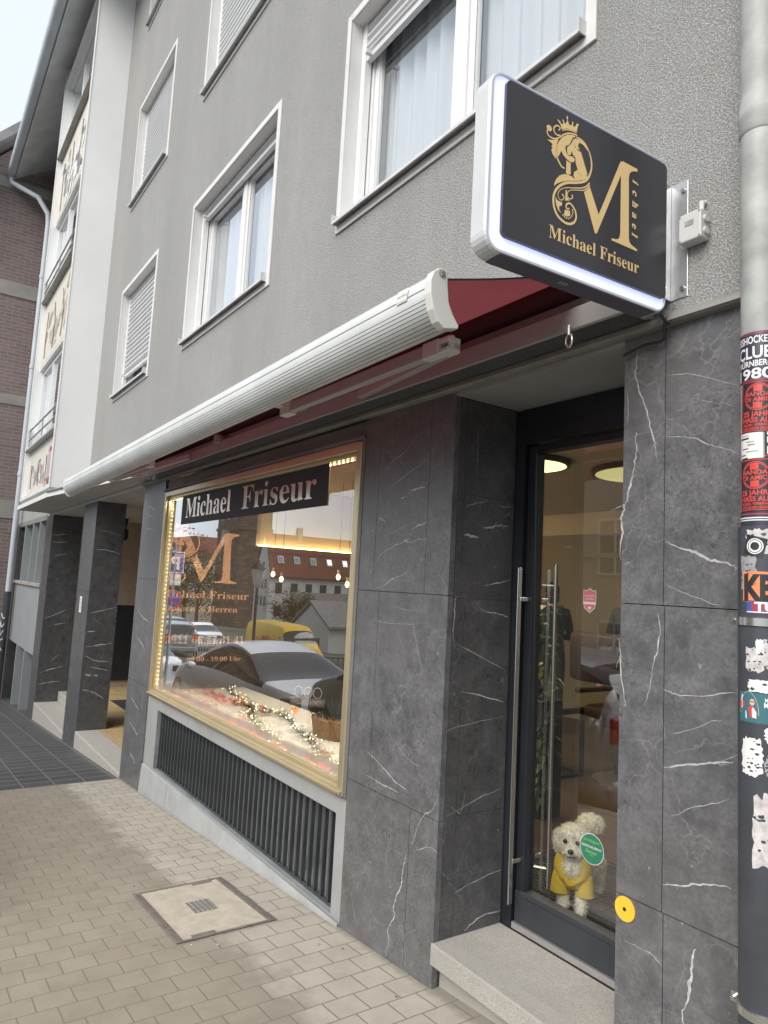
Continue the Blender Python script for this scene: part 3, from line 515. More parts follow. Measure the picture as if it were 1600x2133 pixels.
# windows
def upwindow(n,x0,x1,z0,z1,shut,split=.5,dark=False):
    mb=MB(); t=BORD
    # proud plaster border
    mb.box(x0-.0-t,x0,-.012,.0,z0-.09,z1+t); mb.box(x1,x1+t,-.012,.0,z0-.09,z1+t); mb.box(x0,x1,-.012,.0,z1,z1+t); mb.box(x0,x1,-.012,.0,z0-.09,z0-.045)
    w=mb.build('window','white_plaster',B,bevel=.003)
    mb=MB(); y0,y1=.135,.195
    def fr(a,b,c,d,w=.06,ya=y0,yb=y1):
        mb.box(a,a+w,ya,yb,c,d); mb.box(b-w,b,ya,yb,c,d); mb.box(a+w,b-w,ya,yb,c,c+w); mb.box(a+w,b-w,ya,yb,d-w,d)
    fr(x0,x1,z0,z1); xm=x0+(x1-x0)*split
    mb.box(xm-.035,xm+.035,y0-.003,y1,z0+.06,z1-.06)
    fr(x0+.062,xm-.037,z0+.062,z1-.062,.05,y0+.012,y1-.01); fr(xm+.037,x1-.062,z0+.062,z1-.062,.05,y0+.012,y1-.01)
    # shutter guide rails and the shutter box at the head
    mb.box(x0,x0+.045,.075,.125,z0,z1); mb.box(x1-.045,x1,.075,.125,z0,z1)
    mb.build('frame','pvc',w,bevel=.003)
    mb=MB()
    for a,b_ in ((x0+.11,xm-.085),(xm+.085,x1-.11)): mb.quad((a,.168,z0+.11),(b_,.168,z0+.11),(b_,.168,z1-.11),(a,.168,z1-.11))
    mb.build('pane','glass_up',w)
    mb=MB(); N=120; 
    for k in range(N):
        xa=x0+(x1-x0)*k/N; xb=x0+(x1-x0)*(k+1)/N
        if dark and .30<(k/N)<.34: continue
        ya=.255+.022*math.sin(k*.75)+.01*math.sin(k*.31); yb=.255+.022*math.sin((k+1)*.75)+.01*math.sin((k+1)*.31)
        mb.quad((xa,ya,z0+.02),(xb,yb,z0+.02),(xb,yb,z1-.05),(xa,ya,z1-.05))
    mb.build('curtain','curtain',w,smooth=True)
    zs=z1-(z1-z0)*shut
    if shut>0:
        mb=MB(); z=z1; 
        while z>zs+.01:
            a=max(zs,z-.060); mb.extr([(.125,a),(.125,a+.004),(.098,a+.006),(.080,a+.020),(.078,(a+z)/2+.006),(.088,z-.010),(.104,z-.003),(.125,z)],x0+.03,x1-.03); z-=.060
        mb.box(x0+.03,x1-.03,.085,.118,zs-.035,zs-.002)
        for xx in (x0+.1,x1-.1): mb.box(xx-.012,xx+.012,.045,.086,zs-.03,zs-.008)
        mb.build('shutter','shutter',w)
    mb=MB(); mb.extr([(-.055,z0-.052),(-.052,z0-.03),(.13,z0+.004),(.13,z0-.006),(-.047,z0-.036),(-.047,z0-.052)],x0-.02,x1+.0)
    mb.box(x0-.026,x0-.02,-.055,.0,z0-.05,z0+.012); mb.box(x1,x1+.006,-.055,.0,z0-.05,z0+.012)
    mb.build('sill','sill_metal',w)
    return w
SH={'A1':.17,'B1':.06,'C1':.80,'A2':.5,'B2':1,'C2':1,'B3':.3,'C3':.5,'A3':.2}
LB_={'C1':'window with white roller shutter nearly down','C2':'window with closed white roller shutter','B2':'window with closed white roller shutter above the middle window','A1':'large window with white curtains and shutter slats at its head','B1':'two-sash window with shutter rolled up'}
for n_,x0,x1,z0,z1 in wins:
    w=upwindow(n_,x0,x1,z0,z1,SH[n_],.5 if n_[0]!='C' else .5,dark=(n_=='B1'))
    if n_ in LB_: w['label']=LB_[n_]
# ---------------------------------------------------------------- marble ground floor
F0=lambda a,b:(a,-.0012,b)
def slabwall(name,rects,y,mat,veins,fn,axis='y',parent=B,label=None,thick=.03,gap=.0015):
    """marble slabs butted with thin joints; veins laid in"""
    mb=MB(); rn=random.Random(len(rects)*7+len(name))
    for (a0,a1,z0,z1) in rects:
        if axis=='y': mb.box(a0+gap,a1-gap,y,y+thick,z0+gap,z1-gap)
        else: mb.box(y-thick,y,a0+gap,a1-gap,z0+gap,z1-gap)
    if axis=='y': mb.box(min(r[0] for r in rects)+.002,max(r[1] for r in rects)-.002,y+thick*.5,y+thick+.002,min(r[2] for r in rects),max(r[3] for r in rects)-.002,2)
    for q,(p,w) in enumerate(veins): vein(mb,p,w,fn,1,q)
    o=mb.build(name,[mat,'vein','joint'],parent,recalc=False)
    if label: o['label']=label
    return o
def inx(v,a,b): return [q for q in v if a<=min(p[0] for p in q[0]) and max(p[0] for p in q[0])<=b]
def clipz(v,lo,hi): return v
FY=lambda a,b:(a,-.0008,b)
# middle pier between shop window and door
rects=[(-3.14,-3.0,1.63,2.56),(-3.0,-2.575,1.63,2.56),(-2.575,-2.40,1.63,2.56),(-3.14,-2.94,.67,1.63),(-2.94,-2.40,.67,1.63),(-3.14,-2.60,-.2,.67),(-2.60,-2.40,-.2,.67)]
slabwall('marble_pier',rects,0,'marble',inx(V0,-3.16,-2.38),FY)
# right of the door
rects=[(-1.5,-1.34,1.64,2.57),(-1.34,-.62,1.64,2.57),(-.62,.4,1.64,2.57),(.4,4,1.64,2.57),(-1.5,-1.335,.72,1.64),(-1.335,-.62,.72,1.64),(-.62,.4,.72,1.64),(.4,4,.72,1.64),(-1.5,-1.33,-.2,.72),(-1.33,-.5,-.2,.72),(-.5,4,-.2,.72)]
slabwall('marble_wall',rects,0,'marble',inx(V0,-1.6,-.8),FY)
# far-left pilaster beside the shop window
slabwall('marble_pilaster',[(-7.335,-6.64,1.61,2.56),(-7.335,-6.64,.62,1.61),(-7.335,-6.64,-.7,.62)],0,'marble',inx(V0,-7.35,-6.6),FY)
# door reveal (left), facing +x
rn=random.Random(3)
rects=[(.032,.07,1.62,2.53),(.07,.385,2.09,2.53),(.07,.385,1.62,2.09),(.032,.10,.18,1.62),(.10,.385,.68,1.62),(.10,.385,.18,.68)]
mb=MB()
for (a0,a1,z0,z1) in rects: mb.box(-2.43,-2.402,a0+.001,a1-.001,z0+.001,z1-.001)
mb.box(-2.44,-2.404,.031,.38,.0,2.55,2)
for q,(p,w) in enumerate(VR): vein(mb,[pp for pp in p],w,lambda a,b:(-2.4008,min(.384,max(.033,a)),b),1,q+40)
mb.build('door_reveal',['marble_side','vein','joint'],B,recalc=False)
mb=MB(); mb.box(-2.46,-2.398,.386,.52,.0,2.56); mb.build('frame_filler','black_frame',B)  # added block behind the reveal, stops salon light leaking past the door frame
mb=MB(); mb.box(-1.498,-1.47,.031,.5,.0,2.55); mb.build('door_reveal','marble_side',B)
# lintel, flashing and header above the shop front
mb=MB()
mb.extr([(-.045,2.555),(-.04,2.572),(.0,2.60),(.0,2.55),(-.03,2.55)],-7.33,4.0); mb.build('drip_flashing','flashing',B)
mb=MB(); mb.box(-6.64,-3.14,.02,.30,2.43,2.549); mb.build('shop_front_header','fascia',B)
mb=MB(); mb.box(-2.40,-1.5,.0,1.0,2.533,2.549); mb.build('door_ceiling','plaster_grey',B)
# shop window base: painted plaster round the vent
VX0,VX1,VZ0,VZ1=-6.34,-3.25,-.035,.465
mb=MB()
wallholes(mb,-6.64,-3.14,-.6,.56,[(VX0,VX1,VZ0,VZ1)],.012,.15,0,1)
mb.box(VX0,VX1,.30,.32,VZ0-.1,VZ1+.1,1); mb.box(VX0,VX1,.15,.30,VZ1,VZ1+.01,1); mb.quad((VX0,.15,VZ0),(VX1,.15,VZ0),(VX1,.30,VZ0),(VX0,.30,VZ0),1)
mb.build('window_base',['plaster_grey','recess'],B,recalc=False)
mb=MB()  # sloping plinth along the foot of the window base
for x0,x1 in ((-6.638,-5.9),(-5.895,-3.142)):
    a=[(x0,.0,-.60),(x0,-.012,gz(x0)+.02),(x0,.0,VZ0-.025),(x0,.07,VZ0-.005)]; c=[(x1,p[1],p[2]) for p in a]; c[1]=(x1,-.012,gz(x1)+.02)
    for k in range(3): mb.quad(a[k],c[k],c[k+1],a[k+1])
mb.build('plinth','plinth_grey',B,recalc=False)
G=MB(); 
for z in (VZ0+.008,VZ1-.012): G.box(VX0,VX1,.045,.065,z-.011,z+.011)
G.box(VX0,VX0+.02,.045,.065,VZ0,VZ1); G.box(VX1-.02,VX1,.045,.065,VZ0,VZ1)
gr=G.build('vent_grille','grille',B); NB=40
bm_=MB(); bm_.box(-.008,.008,.040,.066,VZ0+.02,VZ1-.02); b0=bm_.build('bar','grille',gr,bevel=.002)
for k in range(NB):
    o=b0 if k==0 else b0.copy()
    if k: COL.objects.link(o); o.parent=gr
    o.location=(VX0+.075*(k+1),0,0)
    o.rotation_euler=(0,0,0)
# pale posts seen behind the bars
mb=MB(); 
for x in (-5.74,-5.68,-3.86,-3.80): mb.box(x-.016,x+.016,.09,.12,VZ0,VZ1)
mb.build('inner_post','zinc',gr)
# ---------------------------------------------------------------- shop window
SX0,SX1,SZ0,SZ1=-6.60,-3.17,.568,2.43
mb=MB()
def goldframe(mb,x0,x1,z0,z1,w,ya,yb):
    mb.box(x0,x0+w,ya,yb,z0,z1); mb.box(x1-w,x1,ya,yb,z0,z1); mb.box(x0+w,x1-w,ya,yb,z0,z0+w); mb.box(x0+w,x1-w,ya,yb,z1-w,z1)
goldframe(mb,SX0,SX1,SZ0,SZ1,.045,-.012,.03); goldframe(mb,SX0+.045,SX1-.045,SZ0+.045,SZ1-.045,.022,.012,.05)
mb.box(SX0+.01,SX1,-.03,-.0121,SZ0+.012,SZ0+.03)
sw=mb.build('shop_window','gold',B,bevel=.005)
mb=MB(); goldframe(mb,SX0-.03,SX1+.025,SZ0-.004,SZ1+.028,.026,-.004,.028); mb.box(SX0-.04,SX1+.03,-.02,-.0045,SZ1+.012,SZ1+.03); mb.build('outer_frame','fascia',sw,bevel=.003)
mb=MB(); mb.quad((SX0+.06,.038,SZ0+.06),(SX1-.06,.038,SZ0+.06),(SX1-.06,.038,SZ1-.06),(SX0+.06,.038,SZ1-.06)); mb.build('pane','glass_shop',sw)
mb=MB(); mb.quad((-6.215,.034,2.113),(-3.582,.034,2.113),(-3.582,.034,2.392),(-6.215,.034,2.392))
mb.build('banner','banner',sw)
mb=MB(); fn=lambda x0,z0,y=.0325:(lambda a,b:(x0+a,y,z0+b))
addtext(mb,serif('Michael'),fn(-6.10,2.168),width=1.02,height=.17); mb.build('lettering','chrome_text',sw); mb=MB(); addtext(mb,serif('Friseur'),fn(-4.86,2.168),width=1.13,height=.17)
mb.build('lettering','chrome_text',sw)
# LED strip round the window: 46 down the left edge, a few visible along the head
mb=MB(); mb.box(SX0+.068,SX0+.078,.050,.056,SZ0+.07,SZ1-.07); mb.box(SX0+.07,SX1-.07,.050,.056,SZ1-.078,SZ1-.070); st=mb.build('light_strip','shelf_white',sw)
mb=MB(); mb.ell((0,0,0),.0052,.005,.0062,8,5); l0=mb.build('led','led',st)
pos=[(SX0+.074,.046,SZ0+.10+k*.0375) for k in range(44)]+[(SX0+.08+k*.052,.046,SZ1-.074) for k in range(7)]+[(SX1-.08-k*.05,.046,SZ1-.074) for k in range(9)]
for k,p in enumerate(pos):
    o=l0 if k==0 else l0.copy()
    if k: COL.objects.link(o); o.parent=st
    o.location=p
# ---------------------------------------------------------------- door
DX0,DX1,DY=-2.40,-1.5,.40
mb=MB()
mb.box(-2.40,-2.345,DY-.01,DY+.09,.18,2.53); mb.box(-2.345,-1.5,DY-.01,DY+.09,2.36,2.53); mb.box(-1.56,-1.5,DY-.01,DY+.09,.18,2.36)
door_frame=mb.build('door_frame','black_frame',B,bevel=.003)
mb=MB()
mb.box(-2.338,-2.292,DY+.01,DY+.07,.205,2.352); mb.box(-1.62,-1.567,DY+.01,DY+.07,.205,2.352); mb.box(-2.292,-1.62,DY+.01,DY+.07,2.32,2.352)
dr=mb.build('shop_door','black_frame',B,bevel=.003)
mb=MB(); mb.box(-2.338,-1.567,DY+.006,DY+.069,.20,.345); mb.box(-2.30,-1.60,DY+.0,DY+.01,.33,.352); mb.build('kick_plate','door_kick',dr,bevel=.003)
mb=MB(); mb.box(-2.338,-1.567,DY-.012,DY+.0055,.186,.214); mb.build('weather_bar','aluminium',dr,bevel=.003)
mb=MB(); mb.quad((-2.292,DY+.045,.345),(-1.62,DY+.045,.345),(-1.62,DY+.045,2.32),(-2.292,DY+.045,2.32)); mb.build('pane','glass_door',dr)
mb=MB(); mb.box(-2.338+.02,-2.312+.002,DY-.062,DY-.036,.30,1.775)
for z in (.47,1.62): mb.box(-2.312,-2.305,DY-.045,DY+.01,z,z+.02)
h=mb.build('pull_handle','steel',dr,bevel=.004); h['label']='long square pull handle outside'
mb=MB(); xh=-2.250; yh=DY+.12; mb.tube([(xh,yh,.30),(xh,yh,1.80)],.0105,12)
for z in (.44,1.70): mb.tube([(-2.315,yh-.045,z),(xh,yh,z)],.007,10)
h=mb.build('pull_handle','steel',dr,smooth=True); h['label']='round bar handle on the inner side of the glass'
# stickers on the door glass
yS=DY+.0435
def dfn(cx,cz,k=1): return lambda a,b:(cx+a*k,yS,cz+b)
mb=MB(); cx,cz=-1.990,1.643
sh=[(-.034,.044),(-.018,.040),(0,.052),(.018,.040),(.034,.044),(.034,-.01),(.028,-.034),(.0,-.055),(-.028,-.034),(-.034,-.01)]
mb.poly([(cx+a,yS,cz+b) for a,b in sh],0); mb.poly([(cx+a*.93,yS-.0006,cz+b*.93) for a,b in sh],1)
f_=lambda x,z:(lambda a,b:(cx+x+a,yS-.0012,cz+z+b))
addtext(mb,'SECURITY',f_(-.027,.014),width=.054,m=0); addtext(mb,'SYSTEM',f_(-.022,.0),width=.044,m=0)
mb.poly([(cx-.033,yS-.0012,cz-.008),(cx+.033,yS-.0012,cz-.008),(cx+.032,yS-.0012,cz-.018),(cx-.032,yS-.0012,cz-.018)],0)
mb.poly([(cx-.010,yS-.0012,cz-.032),(cx+.008,yS-.0012,cz-.026),(cx+.010,yS-.0012,cz-.034),(cx+.002,yS-.0012,cz-.040),(cx-.001,yS-.0012,cz-.044),(cx-.004,yS-.0012,cz-.036)],0)
s_=mb.build('security_sticker',['st_white','st_pink'],dr,recalc=False)
mb=MB(); cx,cz=-1.952,.634
def disc(mb,cx,cz,r,y,m,n=40): mb.poly([(cx+r*math.cos(2*math.pi*k/n),y,cz+r*math.sin(2*math.pi*k/n)) for k in range(n)],m)
disc(mb,cx,cz,.060,yS,1); disc(mb,cx,cz,.0575,yS-.0006,0)
f_=lambda x,z:(lambda a,b:(cx+x+a,yS-.0012,cz+z+b))
addtext(mb,'KEVIN.MURPHY',f_(-.050,.002),width=.100,m=1,bold=.01); addtext(mb,'Partner',f_(-.028,-.018),width=.056,m=2,bold=.01); addtext(mb,'2024',f_(-.009,-.028),width=.018,m=2); addtext(mb,'privilegiert',f_(-.04,.026),width=.08,m=2)
mb.build('round_sticker',['st_green','st_white','st_lime'],dr,recalc=False)
# yellow disc on the marble edge beside the door
mb=MB(); n=32; r=.037; cx,cz=-1.463,.681
ring=[(cx+r*math.cos(2*math.pi*k/n),cz+r*math.sin(2*math.pi*k/n)) for k in range(n)]; mb.extr(ring,-.004,-.0005,axis='y'); 
ring=[(cx+.006*math.cos(2*math.pi*k/12),cz+.006*math.sin(2*math.pi*k/12)) for k in range(12)]; mb.extr(ring,-.006,-.004,1,axis='y')
o=mb.build('yellow_disc',['st_yellow','st_black'],None,recalc=False); tag(o,'small round yellow disc fixed low on the marble beside the shop door','disc')
# doorstep
mb=MB(); mb.box(-2.41,-1.49,-.008,DY-.012,.095,.182); mb.build('doorstep','granite',B,bevel=.006)
mb=MB(); mb.box(-2.405,-1.49,.045,DY,-.12,.095); mb.build('step_base','granite',B)
mb=MB(); 
for k in range(9): mb.box(-2.36,-1.50,.035+k*.006,.037+k*.006,.1822,.1832)
mb.build('anti_slip_strip','concrete',B)
# ---------------------------------------------------------------- porch with marble pillars
def pillar(x0,x1,y1,zb,veins,side):
    mb=MB(); mb.box(x0,x1,0,y1,zb,2.555)
    mb.box(x0-.001,x1+.001,-.0015,y1,1.40,1.403,2)
    for q,(p,w) in enumerate(veins): vein(mb,p,w,lambda a,b:(x1+.0012,min(y1,max(0,a)),b),1,q)
    for q in range(7): 
        z=zb+.5+q*.32; vein(mb,[(x0+.1,z),(x0+.3,z-.18-.05*q%.1)],5,lambda a,b:(a,-.0012,b),1,q+9)
    return mb.build('marble_pillar',['marble_side','vein','joint'],B,recalc=False)
o=pillar(-10.20,-9.45,.36,-.75,VA,0)
o['label']='marble pillar with a small white notice'
mb=MB(); mb.quad((-9.935,-.0035,1.115),(-9.80,-.0035,1.115),(-9.80,-.0035,1.325),(-9.935,-.0035,1.325),0)
for z,w in ((1.28,.07),(1.255,.05),(1.235,.08),(1.20,.06),(1.17,.08),(1.15,.04)): mb.quad((-9.868-w/2,-.0045,z),(-9.868+w/2,-.0045,z),(-9.868+w/2,-.0045,z+.010),(-9.868-w/2,-.0045,z+.010),1)
tag(mb.build('notice',['st_white','st_grey']),'small white paper notice stuck on the free-standing marble pillar','notice')
o=pillar(-13.22,-12.60,.46,-.95,VB,0); o['label']='marble pillar beside the barred basement window'
def stepblk(x0,x1,y0,y1,z0,z1): mb=MB(); mb.box(x0,x1,y0,y1,z0,z1); return mb.build('porch_step','step_granite',B,bevel=.012)
stepblk(-9.45,-7.335,-.01,.28,-.7,-.315); stepblk(-12.6,-10.2,-.01,.34,-1.2,-.475); stepblk(-12.6,-10.2,.34,.62,-1.2,-.315)
mb=MB(); mb.box(-10.2,-7.3,.281,3.0,-.7,-.318); mb.box(-12.9,-10.2,.62,3.0,-.7,-.318); mb.build('porch_floor','tile_yellow',B)
mb=MB()   # tile joints
for k in range(14): mb.box(-12.9+k*.4,-12.9+k*.4+.006,.281 if k>6 else .62,3.0,-.3175,-.3165)
for k in range(9): mb.box(-12.9 if k else -10.2,-7.3,.33+k*.3,.336+k*.3,-.3175,-.3165)
mb.build('tile_joint','plaster_grey',B)
mb=MB(); mb.box(-12.95,-12.85,.46,3,-.7,2.6); mb.box(-12.85,-7.3,2.2,2.3,-.7,2.6); mb.box(-12.85,-12.80,.46,2.2,1.1,1.11); mb.build('porch_wall','beige_wall',B)
mb=MB(); mb.box(-12.85,-7.3,2.17,2.199,-.2,1.1); mb.box(-12.849,-12.82,.9,2.17,-.2,1.1); mb.build('wainscot','dark_wall',B)
mb=MB(); mb.box(-11.5,-9.8,.9,1.7,-.3175,-.31); tag(mb.build('doormat','mat_ribbed'),'dark doormat on the yellow porch tiles','mat')
mb=MB(); mb.box(-7.33,-7.30,.03,3,-.7,2.6); mb.build('side_wall','plaster_grey',B)
# left end: barred window, panel, vents
mb=MB(); mb.box(-16.9,-16.55,-.005,.3,-1.3,2.56); mb.box(-16.9,-13.22,.0,.3,2.50,2.585,1); mb.box(-16.55,-13.22,.28,.32,-1.3,2.5,2); mb.build('end_wall',['marble_side','flashing','recess'],B)
mb=MB(); mb.box(-16.55,-13.22,-.02,.28,1.34,1.40); mb.build('stone_sill','concrete',B,bevel=.005)
mb=MB(); mb.box(-16.5,-13.24,.02,.06,.18,1.34); mb.build('metal_panel','grey_panel',B)
for x in (-15.7,-14.7,-13.9):
    mb=MB(); mb.box(x-.03,x+.03,.0,.22,1.40,2.50); mb.build('upright_fin','grey_panel',B)
for x in (-15.2,-14.2):
    mb=MB(); mb.box(x-.03,x+.03,.0,.22,gz(x)-.02,.18); mb.build('upright_fin','grey_panel',B)
# canopy slab over the porch
mb=MB(); pts=[(-7.13,.0),(-7.13,-.20),(-10.13,-.50),(-13.0,-.50),(-13.0,0)]
mb.extr(pts,2.60,2.665,0,axis='z'); mb.extr([(x,y) for x,y in [(-7.10,.0),(-7.10,-.225),(-10.13,-.525),(-10.16,-.50),(-10.16,0)]],2.6655,2.678,1,axis='z'); mb.build('canopy',['canopy_edge','flashing'],B,recalc=True)
mb=MB(); mb.box(-13.3,-7.34,.0,3,2.556,2.584); mb.quad((-13.0,0,2.598),(-7.13,0,2.598),(-7.13,-.19,2.598),(-10.13,-.49,2.598)) ; mb.quad((-13.0,0,2.598),(-10.13,-.49,2.598),(-13,-.49,2.598),(-13.0,-.2,2.598)); mb.build('porch_ceiling','canopy',B,recalc=False)
# ---------------------------------------------------------------- projecting stair bay
BX0,BX1,BY=-12.93,-10.13,-.475
mb=MB()
mb.box(BX1-.10,BX1,BY,.0,2.74,10.5); mb.box(BX0,BX0+.10,BY,.0,2.74,10.5)
lev=[(2.74,3.55),(4.95,6.10),(7.50,8.70),(10.05,10.6)]
for k,(z0,z1) in enumerate(lev): mb.box(BX0+.10,BX1-.10,BY+.07,-.12,z0,z1)
bay=mb.build('stair_bay','bay_plaster',B)
mb=MB()
for xx in (BX0-.006,BX1-.10): mb.box(xx,xx+.106,BY-.008,BY-.0005,2.735,10.5)
mb.box(BX0+.1,BX1-.1,BY-.006,BY+.069,2.735,2.79); mb.box(BX0+.1,BX1-.1,BY-.006,BY+.069,10.02,10.10)
mb.build('bay_border','white_plaster',bay)
# mosaic panels: abstract pieces of coloured and white glass set in plaster
def mosaic(z0,z1,cols,seed,n=46):
    rn=random.Random(seed); mb=MB(); y=BY+.066
    mb.quad((BX0+.12,y,z0+.03),(BX1-.12,y,z0+.03),(BX1-.12,y,z1-.05),(BX0+.12,y,z1-.05),0)
    for k in range(n):
        cl=1+rn.choice(cols); cx=BX0+.35+rn.random()**.8*(BX1-BX0-.7); cz=z0+.15+rn.random()*(z1-z0-.35)*(.55+.45*math.sin((cx-BX0)*2.1)**2)
        w=rn.uniform(.04,.17); h=rn.uniform(.05,.22); t=rn.uniform(-.5,.5); c,s=math.cos(t),math.sin(t)
        q=[(-w,-h*.5),(w*.3,-h*.6),(w,-h*.1),(w*.4,h*.6),(-w*.5,h*.4)]
        mb.poly([(cx+a*c-b_*s,y-.002-.0001*k,cz+a*s+b_*c) for a,b_ in q],cl)
    for k in range(3):
        cx=BX0+.5+k*.7; mb.tube([(cx,y-.008,z0+.12),(cx+rn.uniform(-.1,.1),y-.008,z0+.5),(cx+rn.uniform(-.2,.2),y-.008,z1-.25)],.006,5,5)
    return mb.build('mosaic_panel',['mosaic_ground','st_white','awning_groove','beige_wall','leaf_orange','fascia','house_tan','st_grey'],bay,recalc=False)
mosaic(2.79,3.55,[0,2,5,5,6,6],3,30); mosaic(4.95,6.10,[1,2,5,6,2,5],5,34); mosaic(7.50,8.70,[0,0,0,0,6,4],8,60)
# white rounded crest on the lowest panel (red/white disc)
mb=MB(); y=BY+.05; cx,cz=-10.75,3.12
mb.poly([(cx+.17*math.cos(2*math.pi*k/24),y,cz+.27*math.sin(2*math.pi*k/24)) for k in range(24)],0)
for k in range(7): a=-.2+k*.065; mb.poly([(cx+a,y-.002,cz-.19),(cx+a+.03,y-.002,cz-.19),(cx+a*.8+.03,y-.002,cz+.19),(cx+a*.8,y-.002,cz+.19)],1)
mb.build('red_crest',['st_crimson','st_white'],bay,recalc=False)
for k,(z0,z1) in enumerate(((3.55,4.95),(6.10,7.50),(8.70,10.05))):
    mb=MB(); x0,x1=BX0+.10,BX1-.10; y0=BY+.13
    def fr2(a,b,c,d,w): mb.box(a,a+w,y0,y0+.05,c,d); mb.box(b-w,b,y0,y0+.05,c,d); mb.box(a+w,b-w,y0,y0+.05,c,c+w); mb.box(a+w,b-w,y0,y0+.05,d-w,d)
    xm=x0+.95; fr2(x0,x1,z0,z1,.07); mb.box(xm-.04,xm+.04,y0-.003,y0+.05,z0+.07,z1-.07); xm2=x0+1.8; mb.box(xm2-.04,xm2+.04,y0-.003,y0+.05,z0+.07,z1-.07)
    w=mb.build('stair_window','pvc',bay,bevel=.004)
    mb=MB(); mb.quad((x0+.07,y0+.03,z0+.07),(x1-.07,y0+.03,z0+.07),(x1-.07,y0+.03,z1-.07),(x0+.07,y0+.03,z1-.07)); mb.build('stair_window_pane','glass_up',bay)
    mb=MB(); mb.box(x0,x1,y0+.14,y0+.15,z0,z1); mb.build('stair_window_blind','curtain',bay)
    mb=MB(); mb.box(x0,x1,BY-.02,y0,z0,z0+.018); mb.build('stair_window_sill','flashing',bay)
    mb=MB()
    zz=(.20,.36) if k<2 else (.10,)
    for z in zz: mb.tube([(x0,BY+.02,z0+z),(x1,BY+.02,z0+z)],.013,8)
    for x in (x0+.02,x1-.02,x0+1.3): mb.box(x-.015,x+.015,BY+.015,BY+.03,z0+.1,z0+.40 if k<2 else z0+.12)
    mb.build('railing','zinc',bay)
# porch lamp and hanging glass sign plate
mb=MB(); mb.tube([(-11.5,.88,2.52),(-11.5,.88,2.36)],[.05,.012],12); mb.tube([(-11.5,.88,2.36),(-11.5,.88,2.33),(-11.5,.88,2.22),(-11.5,.88,2.17)],[.03,.055,.06,.03],14); tag(mb.build('porch_lamp','black_frame',smooth=True),'small dark lantern hanging from the porch ceiling beside the marble pillar','lamp')
# ---------------------------------------------------------------- awning
A=E('awning',(-4.3,0,2.6)); tag(A,'half-open white cassette awning with dark red canvas above the shop window and door','awning')
AX0,AX1=-7.12,-1.56
outer=[(-.766,2.585),(-.785,2.583),(-.800,2.570),(-.809,2.547),(-.811,2.522)]
P0=Vector((-.811,2.515)); P1=Vector((-.806,2.475)); P2=Vector((-.785,2.428)); P3=Vector((-.722,2.424))
def bez(t): return P0*(1-t)**3+P1*3*t*(1-t)**2+P2*3*t*t*(1-t)+P3*t**3
def droop(o):
    # the extended bar hangs 7 cm lower at its far end
    for v in o.data.vertices:
        t=(-1.56-v.co.x)/5.54; w=max(0,min(1,(-.1-v.co.y)/.62)); v.co.z-=.072*max(0,t)*w
    return o
prof=list(outer); ms=[0]*len(outer)
NG=10
for k in range(NG):
    t0=.04+k*.96/NG; t1=t0+.96/NG*.80; t2=t0+.96/NG*.99
    a=bez(t0);b_=bez(t1);c_=bez((t1+t2)/2); nrm=Vector((c_[0]+.70,c_[1]-2.53)).normalized()*-.004
    prof+= [tuple(a),tuple(b_),tuple(c_+nrm)]; ms+=[0,1,1]
prof+= [(-.715,2.428),(-.730,2.462),(-.747,2.50),(-.753,2.545),(-.754,2.578)]; ms+=[0]*5
mb=MB(); mb.extr(prof,AX0,AX1-.03,0,ms=ms); mb.extr([(-.8115,2.535),(-.8128,2.5335),(-.8118,2.532)],AX0,AX1-.03,1); mb.extr([(-.792,2.5785),(-.794,2.5785),(-.7945,2.576)],AX0,AX1-.03,1)
fb=droop(mb.build('front_bar',['awning_white','awning_groove'],A,recalc=True))
mb=MB(); cp=[(-.754,2.592),(-.768,2.596),(-.788,2.592),(-.806,2.577),(-.816,2.549),(-.815,2.51),(-.803,2.463),(-.783,2.430),(-.758,2.414),(-.706,2.426),(-.703,2.436),(-.727,2.464),(-.745,2.497),(-.752,2.547)]
mb.extr(cp,AX1-.032,AX1); o=mb.build('end_cap','awning_cap',A,bevel=.003)
mb=MB(); mb.extr([(y+.0,z) for y,z in cp],AX0-.012,AX0); droop(mb.build('end_cap','awning_cap',A,bevel=.003))
mb=MB(); c=Vector((AX1+.0005,-.775,2.577)); n=20
for r,k,x in ((.0125,0,.0008),(.0100,1,.0014)): mb.poly([(c.x+x,c.y+r*math.cos(2*math.pi*q/n),c.z+r*math.sin(2*math.pi*q/n)) for q in range(n)],k)
mb.obox((c.x+.003,c.y,c.z),(Vector((1,0,0)),Vector((0,.9,.4)).normalized(),Vector((0,-.4,.9)).normalized()),(.003,.006,.006),0)
mb.build('cap_bolt',['steel','awning_groove'],o,recalc=False)
# maker's small badge on the front bar
mb=MB(); bx=-1.735; ax=Vector((0,-.018,-.055)).normalized()
def bad(a,b): p=Vector((bx+a,-.8105,2.548))+Vector((0,.006,.052)).normalized()*b; return p+Vector((0,-.0012,0))
def bad2(a,b): return bad(a,b)+Vector((0,-.001,0))
mb.poly([bad(0,-.026),bad(.055,-.026),bad(.055,.018),bad(0,.018)],0); addtext(mb,'markilux',lambda a,b:bad2(.003+a,-.006+b),width=.049,m=1,bold=.01)
for k in range(5): mb.poly([bad2(.004+k*.0097,-.022),bad2(.012+k*.0097,-.022),bad2(.008+k*.0097,-.016)],1)
mb.build('badge',['awning_cap','awning_groove'],fb,recalc=False)
